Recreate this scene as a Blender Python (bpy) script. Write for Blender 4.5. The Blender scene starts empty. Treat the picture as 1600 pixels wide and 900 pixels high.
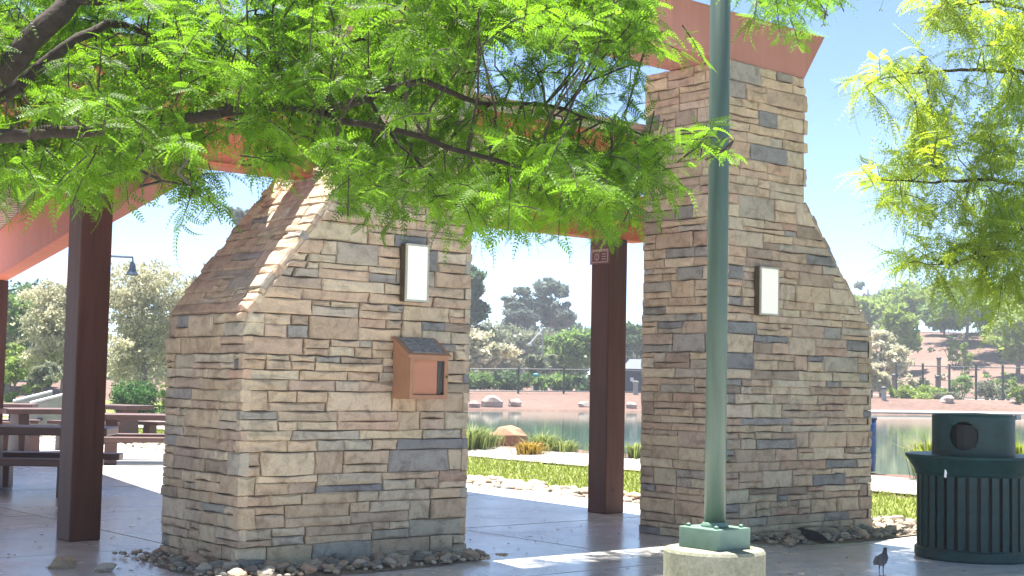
import bpy, math, random
import numpy as np
from mathutils import Matrix, Vector
R_ = math.radians
rng = np.random.default_rng(7)
rnd = random.Random(11)
SC = bpy.context.scene
COL = SC.collection

# ------------------------------------------------------------------ camera
FPX, VPD, VPX, EYE = 2200.0, 33000.0, 1480.0, 1.5
_p = math.atan(FPX / VPD); _r = math.atan((VPX - 800) / VPD)
cF = np.array([0, math.cos(_p), math.sin(_p)]); _u0 = np.array([0, -math.sin(_p), math.cos(_p)]); _r0 = np.array([1., 0, 0])
cU = _u0 * math.cos(_r) - _r0 * math.sin(_r); cR = _r0 * math.cos(_r) + _u0 * math.sin(_r)
EYEV = np.array([0, 0, EYE])
cam_d = bpy.data.cameras.new('camera'); cam = bpy.data.objects.new('camera', cam_d); COL.objects.link(cam)
cam.matrix_world = Matrix(((cR[0], cU[0], -cF[0], 0), (cR[1], cU[1], -cF[1], 0), (cR[2], cU[2], -cF[2], EYE), (0, 0, 0, 1)))
cam_d.lens = FPX / 1600 * 36; cam_d.sensor_width = 36; cam_d.clip_end = 4000; cam_d.clip_start = 0.05
SC.camera = cam

# ------------------------------------------------------------------ sky, sun, exposure
SUN_EL, SUN_FROM = 76.0, -30.0      # the sun stands behind the gate, left of the view direction
world = bpy.data.worlds.new('World'); SC.world = world; world.use_nodes = True
wn = world.node_tree.nodes; wl = world.node_tree.links
sky = wn.new('ShaderNodeTexSky'); sky.sky_type = 'NISHITA'; sky.sun_disc = False
sky.sun_elevation = R_(SUN_EL); sky.sun_rotation = R_(SUN_FROM)
sky.air_density = 0.5; sky.dust_density = 0.0; sky.ozone_density = 2.0
wn['Background'].inputs['Strength'].default_value = 0.088
wl.new(sky.outputs[0], wn['Background'].inputs[0])
sun_d = bpy.data.lights.new('sun', 'SUN'); sun_d.energy = 5.0; sun_d.angle = R_(0.5); sun_d.color = (1, 0.95, 0.87)
sun = bpy.data.objects.new('sun', sun_d); COL.objects.link(sun); sun.location = (-8, 14, 40)
_sd = Vector((math.sin(R_(SUN_FROM)) * math.cos(R_(SUN_EL)), math.cos(R_(SUN_FROM)) * math.cos(R_(SUN_EL)), math.sin(R_(SUN_EL))))
sun.rotation_euler = _sd.to_track_quat('Z', 'Y').to_euler()
SC.view_settings.view_transform = 'Standard'; SC.view_settings.look = 'None'
SC.view_settings.exposure = 1.88; SC.view_settings.gamma = 1.0; SC.view_settings.use_curve_mapping = False
SC.render.engine = 'CYCLES'
SC.cycles.use_denoising = True
SC.cycles.max_bounces = 8; SC.cycles.transmission_bounces = 6; SC.cycles.transparent_max_bounces = 8
SC.cycles.sample_clamp_indirect = 6.0

# ------------------------------------------------------------------ helpers
def ray(px, py): return cF + cR * (px - 800) / FPX + cU * (450 - py) / FPX
def at(px, py, Y):
    d = ray(px, py); return EYEV + d * (Y / d[1])
def gnd(px, py, z=0.0):
    d = ray(px, py); return EYEV + d * ((z - EYE) / d[2])
def proj(P):
    q = np.atleast_2d(P) - EYEV; d = q @ cF
    d = np.where(np.abs(d) < 1e-6, 1e-6, d)
    return np.stack([800 + FPX * (q @ cR) / d, 450 - FPX * (q @ cU) / d, d], 1)
AU = R_(50.0)
UH = np.array([math.sin(AU), math.cos(AU), 0.0]); VH = np.array([-math.cos(AU), math.sin(AU), 0.0]); ZH = np.array([0, 0, 1.0])
def uv(u, v, z=0.0): return UH * u + VH * v + ZH * z
def sstep(a, b, x):
    t = np.clip((np.asarray(x, float) - a) / (b - a), 0, 1); return t * t * (3 - 2 * t)

class MB:
    """collects vertices and faces; build() links them as one mesh object"""
    def __init__(s): s.v = []; s.f = []; s.c = []; s.n = 0
    def add(s, V, F, col=None):
        V = np.asarray(V, float); o = s.n
        s.v.append(V); s.n += len(V)
        s.f.extend([tuple(int(i) + o for i in f) for f in F])
        s.c.append(np.tile(np.array(col if col is not None else (1, 1, 1), float), (len(V), 1)))
        return s
    def quad8(s, P, col=None):   # 8 corners: bottom loop 0-3, top loop 4-7
        return s.add(P, [(3, 2, 1, 0), (4, 5, 6, 7), (0, 1, 5, 4), (1, 2, 6, 5), (2, 3, 7, 6), (3, 0, 4, 7)], col)
    def box(s, o, a, b, c, col=None):   # origin corner and three edge vectors
        o, a, b, c = [np.asarray(k, float) for k in (o, a, b, c)]
        return s.quad8([o, o + a, o + a + b, o + b, o + c, o + a + c, o + a + b + c, o + b + c], col)
    def cbox(s, ctr, sx, sy, sz, ax=UH, ay=VH, col=None):   # centred on ctr in the plan, standing on its z
        o = np.asarray(ctr, float) - ax * sx / 2 - ay * sy / 2
        return s.box(o, ax * sx, ay * sy, ZH * sz, col)
    def tube(s, pts, rad, n=8, caps=True, col=None):
        pts = np.asarray(pts, float); rad = np.broadcast_to(np.asarray(rad, float), (len(pts),))
        T = np.gradient(pts, axis=0); T /= np.linalg.norm(T, axis=1)[:, None] + 1e-12
        ref = np.array([0, 0, 1.0]) if abs(T[0][2]) < 0.8 else np.array([1.0, 0, 0])
        V = []; a = np.linspace(0, 2 * np.pi, n, endpoint=False)
        for i in range(len(pts)):
            x = np.cross(ref, T[i]); x /= np.linalg.norm(x) + 1e-12; y = np.cross(T[i], x); ref = y * 0 + ref
            V.append(pts[i] + rad[i] * (np.cos(a)[:, None] * x + np.sin(a)[:, None] * y))
        V = np.concatenate(V); F = []
        for i in range(len(pts) - 1):
            for k in range(n):
                k2 = (k + 1) % n; F.append((i * n + k, i * n + k2, (i + 1) * n + k2, (i + 1) * n + k))
        if caps:
            F.append(tuple(range(n - 1, -1, -1))); F.append(tuple((len(pts) - 1) * n + k for k in range(n)))
        return s.add(V, F, col)
    def lathe(s, ctr, prof, n=32, col=None, cap=True):   # prof: list of (r, z)
        ctr = np.asarray(ctr, float); a = np.linspace(0, 2 * np.pi, n, endpoint=False); V = []
        for r, z in prof: V.append(ctr + np.stack([r * np.cos(a), r * np.sin(a), np.full(n, z)], 1))
        F = []
        for i in range(len(prof) - 1):
            for k in range(n):
                k2 = (k + 1) % n; F.append((i * n + k, i * n + k2, (i + 1) * n + k2, (i + 1) * n + k))
        if cap:
            F.append(tuple(range(n - 1, -1, -1))); F.append(tuple((len(prof) - 1) * n + k for k in range(n)))
        return s.add(np.concatenate(V), F, col)
    def build(s, name, mat, parent=None, smooth=False, center=False, world=True, bevel=0.0):
        V = np.concatenate(s.v) if s.v else np.zeros((0, 3))
        org = np.array(ORG.get(parent.name, (0, 0, 0))) if parent is not None else np.zeros(3)
        V = V - org if world else V
        loc = np.zeros(3)
        if center:
            loc = (V.min(0) + V.max(0)) / 2
            if center == 'base': loc[2] = V[:, 2].min()
            V = V - loc
        me = bpy.data.meshes.new(name); me.from_pydata(V.tolist(), [], s.f); me.update()
        ca = me.color_attributes.new('Col', 'FLOAT_COLOR', 'POINT')
        C = np.ones((len(V), 4), np.float32); C[:, :3] = np.concatenate(s.c); ca.data.foreach_set('color', C.ravel())
        if smooth: me.polygons.foreach_set('use_smooth', np.ones(len(me.polygons), bool))
        if mat: me.materials.append(mat)
        o = bpy.data.objects.new(name, me); COL.objects.link(o); o.location = loc
        if parent is not None: o.parent = parent
        ORG[o.name] = tuple(org + loc)
        if bevel:
            m = o.modifiers.new('bevel', 'BEVEL'); m.width = bevel; m.segments = 2; m.limit_method = 'ANGLE'
        return o
ORG = {}
def tag(o, label=None, cat=None, group=None, kind=None):
    if label: o['label'] = label
    if cat: o['category'] = cat
    if group: o['group'] = group
    if kind: o['kind'] = kind
    return o
def thing(name, loc, label, cat, group=None):
    o = bpy.data.objects.new(name, None); COL.objects.link(o); o.location = tuple(float(x) for x in loc); o.empty_display_size = 0.2
    ORG[o.name] = tuple(float(x) for x in loc)
    return tag(o, label, cat, group)
def np_mesh(name, V, Q, mat, parent=None, tint=None, smooth=False):
    """fast mesh of quads (Q: n x 4) or triangles (n x 3)"""
    org = np.array(ORG.get(parent.name, (0, 0, 0))) if parent is not None else np.zeros(3)
    V = (V - org).astype(np.float32); k = Q.shape[1]
    me = bpy.data.meshes.new(name)
    me.vertices.add(len(V)); me.vertices.foreach_set('co', V.ravel())
    me.loops.add(Q.size); me.loops.foreach_set('vertex_index', Q.astype(np.int32).ravel())
    me.polygons.add(len(Q)); me.polygons.foreach_set('loop_start', np.arange(0, Q.size, k, dtype=np.int32))
    if tint is not None:
        a = me.attributes.new('tint', 'FLOAT', 'POINT'); a.data.foreach_set('value', tint.astype(np.float32))
    if smooth: me.polygons.foreach_set('use_smooth', np.ones(len(Q), bool))
    me.update(); me.validate()
    if mat: me.materials.append(mat)
    o = bpy.data.objects.new(name, me); COL.objects.link(o)
    if parent is not None: o.parent = parent
    ORG[o.name] = tuple(org)
    return o

# ------------------------------------------------------------------ materials
def nmat(name):
    m = bpy.data.materials.new(name); m.use_nodes = True
    nt = m.node_tree; b = nt.nodes['Principled BSDF']
    return m, nt, b
def noise(nt, scale, detail=4, rough=0.55, coord='Object', vec=None, dist=0.0):
    tc = nt.nodes.new('ShaderNodeTexCoord'); n = nt.nodes.new('ShaderNodeTexNoise')
    n.inputs['Scale'].default_value = scale; n.inputs['Detail'].default_value = detail; n.inputs['Roughness'].default_value = rough; n.inputs['Distortion'].default_value = dist
    nt.links.new(vec if vec is not None else tc.outputs[coord], n.inputs['Vector']); return n
def ramp(nt, fac, stops):
    r = nt.nodes.new('ShaderNodeValToRGB'); nt.links.new(fac, r.inputs[0])
    e = r.color_ramp.elements
    while len(e) < len(stops): e.new(0.5)
    for i, (p, c) in enumerate(stops):
        e[i].position = p; e[i].color = (*c, 1) if len(c) == 3 else c
    return r
def mixc(nt, a, b, fac=None, mode='MIX', f=0.5):
    m = nt.nodes.new('ShaderNodeMix'); m.data_type = 'RGBA'; m.blend_type = mode; m.inputs[0].default_value = f
    if fac is not None: nt.links.new(fac, m.inputs[0])
    for k, x in ((6, a), (7, b)):
        if isinstance(x, tuple): m.inputs[k].default_value = (*x, 1)
        else: nt.links.new(x, m.inputs[k])
    return m.outputs[2]
def bump(nt, b, h, strength=0.3, dist=0.02):
    n = nt.nodes.new('ShaderNodeBump'); n.inputs['Strength'].default_value = strength; n.inputs['Distance'].default_value = dist
    nt.links.new(h, n.inputs['Height']); nt.links.new(n.outputs[0], b.inputs['Normal'])
def simple(name, c, rough=0.6, metal=0.0, var=0.15, scale=6.0, bmp=0.0, spec=None, bscale=40, coord='Object', streak=False, specks=None):
    m, nt, b = nmat(name)
    if streak:
        tc_ = nt.nodes.new('ShaderNodeTexCoord'); mp_ = nt.nodes.new('ShaderNodeMapping'); mp_.inputs['Scale'].default_value = (4, 4, 0.35); nt.links.new(tc_.outputs[coord], mp_.inputs['Vector'])
        n = noise(nt, scale, 6, 0.65, vec=mp_.outputs[0])
    else: n = noise(nt, scale, 5, 0.6, coord)
    lo = tuple(x * (1 - var) for x in c); hi = tuple(min(1, x * (1 + var)) for x in c)
    cc_ = ramp(nt, n.outputs['Fac'], [(0.3, lo), (0.7, hi)]).outputs[0]
    if specks:
        sp_ = noise(nt, specks[0], 5, 0.75, coord, dist=1.5)
        cc_ = mixc(nt, cc_, specks[1], fac=ramp(nt, sp_.outputs['Fac'], [(specks[2], (0, 0, 0)), (specks[2] + 0.05, (1, 1, 1))]).outputs[0])
    nt.links.new(cc_, b.inputs['Base Color'])
    b.inputs['Roughness'].default_value = rough; b.inputs['Metallic'].default_value = metal
    if spec is not None: b.inputs['Specular IOR Level'].default_value = spec
    if bmp: bump(nt, b, noise(nt, bscale, 4, 0.6, coord).outputs['Fac'], bmp, 0.01)
    return m
def col_mat(name, rough=0.85, var=0.25, s1=9.0, s2=70.0, bmp=0.6):
    """colour from the 'Col' attribute with veins and grain"""
    m, nt, b = nmat(name)
    a = nt.nodes.new('ShaderNodeAttribute'); a.attribute_name = 'Col'
    tc = nt.nodes.new('ShaderNodeTexCoord'); oi = nt.nodes.new('ShaderNodeObjectInfo')
    ad = nt.nodes.new('ShaderNodeVectorMath'); ad.operation = 'ADD'
    nt.links.new(tc.outputs['Object'], ad.inputs[0]); nt.links.new(oi.outputs['Location'], ad.inputs[1])
    n1 = noise(nt, s1, 5, 0.62, vec=ad.outputs[0], dist=0.6); n2 = noise(nt, s2, 4, 0.7, vec=ad.outputs[0])
    r1 = ramp(nt, n1.outputs['Fac'], [(0.28, (1 - var * 1.5, 1 - var * 1.6, 1 - var * 1.7)), (0.5, (1, 1, 1)), (0.75, (1 + var * 0.7, 1 + var * 0.68, 1 + var * 0.62))])
    r2 = ramp(nt, n2.outputs['Fac'], [(0.3, (0.82, 0.82, 0.82)), (0.7, (1.12, 1.12, 1.12))])
    c = mixc(nt, a.outputs['Color'], r1.outputs[0], mode='MULTIPLY', f=1.0)
    c = mixc(nt, c, r2.outputs[0], mode='MULTIPLY', f=1.0)
    nt.links.new(c, b.inputs['Base Color']); b.inputs['Roughness'].default_value = rough; b.inputs['Specular IOR Level'].default_value = 0.3
    mx = nt.nodes.new('ShaderNodeMath'); mx.operation = 'MULTIPLY_ADD'; mx.inputs[1].default_value = 0.35
    nt.links.new(n2.outputs['Fac'], mx.inputs[0]); nt.links.new(n1.outputs['Fac'], mx.inputs[2])
    bump(nt, b, mx.outputs[0], bmp, 0.012)
    return m
def leaf_mat(name, dark, light, trans, tf=0.5, rough=0.5):
    m, nt, b = nmat(name); nt.nodes.remove(b)
    a = nt.nodes.new('ShaderNodeAttribute'); a.attribute_name = 'tint'
    c = ramp(nt, a.outputs['Fac'], [(0.0, dark), (1.0, light)])
    t = ramp(nt, a.outputs['Fac'], [(0.0, tuple(x * 0.6 for x in trans)), (1.0, trans)])
    d = nt.nodes.new('ShaderNodeBsdfPrincipled'); d.inputs['Roughness'].default_value = rough; d.inputs['Specular IOR Level'].default_value = 0.25
    tr = nt.nodes.new('ShaderNodeBsdfTranslucent'); mx = nt.nodes.new('ShaderNodeMixShader'); mx.inputs[0].default_value = tf
    nt.links.new(c.outputs[0], d.inputs['Base Color']); nt.links.new(t.outputs[0], tr.inputs['Color'])
    nt.links.new(d.outputs[0], mx.inputs[1]); nt.links.new(tr.outputs[0], mx.inputs[2])
    nt.links.new(mx.outputs[0], nt.nodes['Material Output'].inputs[0])
    return m
def emit(name, c, s):
    m, nt, b = nmat(name); b.inputs['Base Color'].default_value = (0.55, 0.55, 0.5, 1)
    b.inputs['Emission Color'].default_value = (*c, 1); b.inputs['Emission Strength'].default_value = s; return m
def ground_mat(name, cols, s1=0.6, s2=14, rough=0.9, bmp=0.5):
    m, nt, b = nmat(name)
    n1 = noise(nt, s1, 6, 0.6); n2 = noise(nt, s2, 5, 0.7)
    c1 = ramp(nt, n1.outputs['Fac'], [(0.3, cols[0]), (0.55, cols[1]), (0.75, cols[2])])
    r2 = ramp(nt, n2.outputs['Fac'], [(0.3, (0.7, 0.7, 0.7)), (0.7, (1.25, 1.25, 1.25))])
    nt.links.new(mixc(nt, c1.outputs[0], r2.outputs[0], mode='MULTIPLY', f=1.0), b.inputs['Base Color'])
    b.inputs['Roughness'].default_value = rough; b.inputs['Specular IOR Level'].default_value = 0.2
    bump(nt, b, n2.outputs['Fac'], bmp, 0.03)
    return m

M = {}
M['stone'] = col_mat('ledgestone', bmp=0.7)
M['rock'] = col_mat('river_rock_stone', s1=14, s2=90)
M['mortar'] = simple('dark_mortar', (0.16, 0.13, 0.10), 0.95, bmp=0.5)
M['beam'] = simple('terracotta_paint', (0.50, 0.135, 0.078), 0.6, var=0.14, scale=1.5, spec=0.2, streak=True)
M['gate_beam'] = simple('sky_lit_terracotta_paint', (0.46, 0.215, 0.185), 0.6, var=0.12, scale=1.5, spec=0.25, streak=True)  # same paint as the other beams; pinker cast of sky light put into colour
M['column'] = simple('brown_steel_paint', (0.095, 0.038, 0.029), 0.5, var=0.25, scale=3.0, spec=0.25, streak=True)
M['slat'] = simple('cream_roof_slats', (0.55, 0.46, 0.38), 0.7, var=0.12, scale=2.0)
M['deck'] = simple('roof_deck', (0.40, 0.28, 0.22), 0.8, var=0.1, scale=1.0)
M['bark'] = simple('tree_bark', (0.045, 0.032, 0.026), 0.95, var=0.35, scale=25, bmp=0.8)
M['bark_pale'] = simple('pale_bark', (0.17, 0.14, 0.11), 0.95, var=0.3, scale=6)
M['green_paint'] = simple('green_pole_paint', (0.058, 0.098, 0.074), 0.45, var=0.22, scale=5, streak=True, specks=(14, (0.16, 0.18, 0.15), 0.72))
M['green_plate'] = simple('green_plate_paint', (0.13, 0.22, 0.17), 0.5, var=0.2, scale=9, bmp=0.2)
M['bin'] = simple('dark_teal_enamel', (0.007, 0.040, 0.039), 0.42, var=0.35, scale=7, spec=0.3, specks=(16, (0.09, 0.12, 0.11), 0.70))
M['bin_dark'] = simple('bin_liner_black', (0.004, 0.006, 0.007), 0.6)
M['table'] = simple('brown_concrete_table', (0.115, 0.062, 0.054), 0.5, var=0.15, scale=4, bmp=0.15)
M['bronze'] = simple('bronze_metal', (0.10, 0.075, 0.045), 0.45, 0.4)
M['rust_box'] = simple('rusty_orange_paint', (0.38, 0.19, 0.105), 0.55, var=0.12, scale=8)
M['paper'] = simple('orange_notice_paper', (0.75, 0.33, 0.19), 0.7, var=0.05)
M['dark_panel'] = simple('dark_notice_panel', (0.10, 0.085, 0.08), 0.5)
M['bitumen'] = simple('bitumen_cap', (0.24, 0.23, 0.225), 0.8, var=0.5, scale=30)
M['pale_frame'] = simple('pale_frame_metal', (0.42, 0.41, 0.33), 0.5)
M['lamp'] = emit('lit_lamp_glass', (1.0, 0.99, 0.84), 0.15)
M['iron'] = simple('dark_iron_fence', (0.035, 0.045, 0.05), 0.5)
M['grey_metal'] = simple('grey_metal', (0.35, 0.36, 0.36), 0.5)
M['white_metal'] = simple('white_metal', (0.75, 0.75, 0.73), 0.5)
M['blue_metal'] = simple('slate_blue_metal', (0.06, 0.09, 0.14), 0.5)
M['teal'] = simple('teal_post_paint', (0.10, 0.40, 0.45), 0.5)
M['blue'] = simple('blue_barrel_plastic', (0.02, 0.075, 0.24), 0.4, var=0.1)
M['car_blue'] = simple('blue_car_paint', (0.03, 0.10, 0.35), 0.3)
M['tyre'] = simple('black_rubber', (0.01, 0.01, 0.01), 0.8)
M['sign'] = simple('sign_maroon', (0.13, 0.05, 0.05), 0.5, var=0.05)
M['sign_pale'] = simple('sign_pale_print', (0.42, 0.27, 0.26), 0.5, var=0.05)
M['kiosk'] = simple('dark_kiosk', (0.04, 0.05, 0.07), 0.6)
M['box_grey'] = simple('grey_cast_concrete', (0.33, 0.33, 0.30), 0.8)
M['boulder'] = simple('orange_boulder', (0.42, 0.22, 0.14), 0.9, var=0.3, scale=3, bmp=0.5, bscale=8)
M['boulder_pale'] = simple('pale_boulder', (0.40, 0.33, 0.29), 0.9, var=0.3, scale=2, bmp=0.5, bscale=6)
M['bird'] = col_mat('bird_plumage', rough=0.7, var=0.12, s1=30, s2=150, bmp=0.2)
M['bird_leg'] = simple('bird_leg_skin', (0.32, 0.10, 0.09), 0.6)
M['eye'] = simple('bird_eye', (0.25, 0.05, 0.01), 0.2)
M['leaf'] = leaf_mat('locust_leaf', (0.016, 0.055, 0.008), (0.095, 0.185, 0.016), (0.27, 0.53, 0.020), 0.52)
M['leaf2'] = leaf_mat('mesquite_leaf', (0.07, 0.16, 0.02), (0.18, 0.29, 0.03), (0.58, 0.74, 0.05), 0.62)
M['grass'] = leaf_mat('lawn_grass', (0.16, 0.20, 0.03), (0.29, 0.31, 0.08), (0.35, 0.45, 0.05), 0.35)
M['reed'] = leaf_mat('reed_grass', (0.10, 0.16, 0.05), (0.26, 0.30, 0.12), (0.35, 0.42, 0.12), 0.35)
M['reed_y'] = leaf_mat('yellow_grass', (0.26, 0.17, 0.03), (0.42, 0.30, 0.06), (0.5, 0.35, 0.05), 0.3)
def tl(n, d, l, t): M[n] = leaf_mat(n, d, l, t, 0.42)
tl('f_dark', (0.045, 0.085, 0.045), (0.11, 0.18, 0.085), (0.14, 0.24, 0.08))
tl('f_pine', (0.11, 0.15, 0.13), (0.22, 0.27, 0.24), (0.22, 0.28, 0.22))
tl('f_mid', (0.09, 0.16, 0.045), (0.20, 0.31, 0.10), (0.28, 0.44, 0.11))
tl('f_bright', (0.15, 0.24, 0.04), (0.28, 0.40, 0.10), (0.42, 0.54, 0.10))
tl('f_cream', (0.28, 0.29, 0.15), (0.74, 0.69, 0.53), (0.70, 0.68, 0.46))
tl('f_grey', (0.17, 0.195, 0.13), (0.31, 0.33, 0.24), (0.28, 0.31, 0.18))
tl('f_shrub', (0.03, 0.08, 0.025), (0.08, 0.19, 0.06), (0.10, 0.24, 0.05))

# concrete floor
m, nt, b = nmat('shelter_concrete'); M['concrete'] = m
n1 = noise(nt, 0.5, 5, 0.6); n2 = noise(nt, 7, 6, 0.65); n3 = noise(nt, 120, 3, 0.6); n4 = noise(nt, 1.1, 5, 0.7, dist=0.8); n5 = noise(nt, 26, 2, 0.5)
c = ramp(nt, n1.outputs['Fac'], [(0.3, (0.54, 0.525, 0.50)), (0.7, (0.63, 0.615, 0.59))]).outputs[0]
c = mixc(nt, c, ramp(nt, n2.outputs['Fac'], [(0.3, (0.9, 0.895, 0.89)), (0.65, (1.05, 1.05, 1.05))]).outputs[0], mode='MULTIPLY', f=1.0)
c = mixc(nt, c, ramp(nt, n4.outputs['Fac'], [(0.30, (0.82, 0.80, 0.77)), (0.45, (1, 1, 1))]).outputs[0], mode='MULTIPLY', f=0.8)
c = mixc(nt, c, ramp(nt, n5.outputs['Fac'], [(0.72, (1, 1, 1)), (0.76, (0.55, 0.53, 0.5))]).outputs[0], mode='MULTIPLY', f=1.0)
nt.links.new(c, b.inputs['Base Color'])
nt.links.new(ramp(nt, n4.outputs['Fac'], [(0.35, (0.19,) * 3), (0.65, (0.30,) * 3)]).outputs[0], b.inputs['Roughness'])
bump(nt, b, n3.outputs['Fac'], 0.10, 0.003)
M['joint'] = simple('slab_joint', (0.10, 0.10, 0.10), 0.9)
M['pier'] = ground_mat('pier_concrete', [(0.20, 0.21, 0.15), (0.27, 0.27, 0.20), (0.33, 0.33, 0.26)], 4, 40, 0.9, 0.3)
M['path'] = ground_mat('path_concrete', [(0.30, 0.265, 0.235), (0.34, 0.305, 0.275), (0.38, 0.345, 0.315)], 0.5, 9, 0.85, 0.1)
M['soil'] = ground_mat('bed_soil', [(0.24, 0.20, 0.155), (0.30, 0.25, 0.20), (0.36, 0.31, 0.25)], 2, 30, 0.95, 0.8)
M['mulch'] = ground_mat('red_gravel', [(0.135, 0.084, 0.067), (0.175, 0.112, 0.09), (0.21, 0.145, 0.118)], 0.12, 3.0, 0.95, 0.5)
M['lawn'] = ground_mat('lawn_ground', [(0.16, 0.19, 0.05), (0.19, 0.22, 0.06), (0.23, 0.24, 0.09)], 0.8, 12, 0.95, 0.6)
m, nt, b = nmat('pond_water'); M['water'] = m
b.inputs['Base Color'].default_value = (0.035, 0.095, 0.075, 1); b.inputs['Roughness'].default_value = 0.06; b.inputs['IOR'].default_value = 1.33
tc = nt.nodes.new('ShaderNodeTexCoord'); mp = nt.nodes.new('ShaderNodeMapping'); mp.inputs['Scale'].default_value = (0.7, 2.2, 1)
nt.links.new(tc.outputs['Object'], mp.inputs['Vector'])
bump(nt, b, noise(nt, 1.3, 3, 0.5, vec=mp.outputs[0]).outputs['Fac'], 0.012, 0.08)
m, nt, b = nmat('cabinet_glass'); M['glass'] = m
b.inputs['Base Color'].default_value = (0.9, 0.9, 0.9, 1); b.inputs['Roughness'].default_value = 0.03; b.inputs['Transmission Weight'].default_value = 1.0; b.inputs['IOR'].default_value = 1.12

# ------------------------------------------------------------------ terrain
POND = np.array([uv(20.2, -45)[:2], uv(20.2, -10)[:2], uv(20.0, 12)[:2], uv(20.4, 24)[:2], (-3.2, 37), (-6.5, 50), (-5.5, 66), (2, 72.5), (12, 74.5), (24, 83), (45, 86), (75, 84), (95, 40)])
def pond_in(X, Y):
    """signed distance into the pond (positive inside)"""
    X = np.asarray(X, float); Y = np.asarray(Y, float); inside = np.zeros(X.shape, bool); d = np.full(X.shape, 1e9)
    n = len(POND)
    for i in range(n):
        a = POND[i]; c = POND[(i + 1) % n]; e = c - a
        t = np.clip(((X - a[0]) * e[0] + (Y - a[1]) * e[1]) / (e @ e), 0, 1)
        d = np.minimum(d, np.hypot(X - a[0] - t * e[0], Y - a[1] - t * e[1]))
        cond = ((a[1] > Y) != (c[1] > Y))
        xi = a[0] + (Y - a[1]) / (e[1] if abs(e[1]) > 1e-9 else 1e-9) * e[0]
        inside ^= cond & (X < xi)
    return np.where(inside, d, -d)
def terr(X, Y):
    X = np.asarray(X, float); Y = np.asarray(Y, float)
    u = X * UH[0] + Y * UH[1]
    z = -0.06 + 0.20 * sstep(13.5, 19, u)
    z = z + 0.8 * sstep(73, 90, Y) + 7.4 * sstep(98, 165, Y) * sstep(20, 46, X)
    z = z + 0.12 * np.sin(X * 0.21 + 1) * np.sin(Y * 0.17) * sstep(74, 100, Y)
    p = pond_in(X, Y)
    lo = np.minimum(z, 0.13); z = lo + (z - lo) * sstep(0.4, 6.0, -p)
    return z - 0.9 * sstep(-0.3, 1.4, p)
xs = np.unique(np.concatenate([np.linspace(-420, -120, 5), np.linspace(-120, -30, 19), np.linspace(-30, 50, 161), np.linspace(50, 120, 25), np.linspace(120, 420, 5)]))
ys = np.unique(np.concatenate([np.linspace(-60, 0, 7), np.linspace(0, 100, 201), np.linspace(100, 200, 51), np.linspace(200, 520, 7)]))
GX, GY = np.meshgrid(xs, ys); GZ = terr(GX, GY)
V = np.stack([GX.ravel(), GY.ravel(), GZ.ravel()], 1); nx_ = len(xs); ii = np.arange(len(ys) - 1)[:, None] * nx_ + np.arange(nx_ - 1)[None]
Q = np.stack([ii, ii + 1, ii + 1 + nx_, ii + nx_], -1).reshape(-1, 4)
tag(np_mesh('ground', V, Q, M['mulch'], smooth=True), kind='structure')
WZ = 0.05
mb = MB(); c0 = POND.mean(0); pp = [(*(c0 + (p - c0) * 1.03), WZ) for p in POND]
mb.add(pp, [tuple(range(len(pp)))]); tag(mb.build('water', M['water']), kind='structure')

def ribbon(name, pts_l, pts_r, mat, lift, n=2, kind='structure'):
    """a sheet between two polylines, laid over the terrain"""
    L = np.asarray(pts_l, float); Rr = np.asarray(pts_r, float); V = []
    for i in range(len(L)):
        for k in range(n + 1):
            p = L[i] + (Rr[i] - L[i]) * k / n; V.append((p[0], p[1], float(terr(p[0], p[1])) + lift))
    V = np.array(V); w = n + 1; Q = []
    for i in range(len(L) - 1):
        for k in range(n): Q.append((i * w + k, i * w + k + 1, (i + 1) * w + k + 1, (i + 1) * w + k))
    return tag(np_mesh(name, V, np.array(Q), mat), kind=kind)
vs = np.arange(-32, 70.1, 0.5)
wob = lambda v, k: 0.10 * math.sin(v * 0.31 + k) + 0.05 * math.sin(v * 0.83 + 2 * k)
ribbon('lawn', [uv(14.1 + wob(v, 0), v) for v in vs], [uv(16.4 + wob(v, 1), v) for v in vs], M['lawn'], 0.025, 5)
ribbon('path', [uv(16.55, v) for v in vs], [uv(18.5, v) for v in vs], M['path'], 0.035, 5)
# lawn and path behind the picnic tables
ribbon('lawn', [(x, 46 - 0.1 * (x + 30)) for x in np.arange(-60, -9, 1.0)], [(x, 70) for x in np.arange(-60, -9, 1.0)], M['lawn'], 0.03, 12)
ribbon('path', [(x, 41 - 0.1 * (x + 30)) for x in np.arange(-60, -9, 1.0)], [(x, 45 - 0.1 * (x + 30)) for x in np.arange(-60, -9, 1.0)], M['path'], 0.04, 4)
# footpath up on the far slope, kerb of the far shore
fp = [(22.5, 111), (26, 110), (30, 106), (34, 102), (40, 98), (52, 94)]
fp = [np.array(fp[0]) + 0 * k for k in range(1)] + [np.array(a) + (np.array(b_) - np.array(a)) * t for a, b_ in zip(fp[:-1], fp[1:]) for t in np.linspace(0.125, 1, 8)]
ribbon('footpath', [(p[0], p[1] - 0.9) for p in fp], [(p[0], p[1] + 0.9) for p in fp], M['path'], 0.06, 3)

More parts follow.
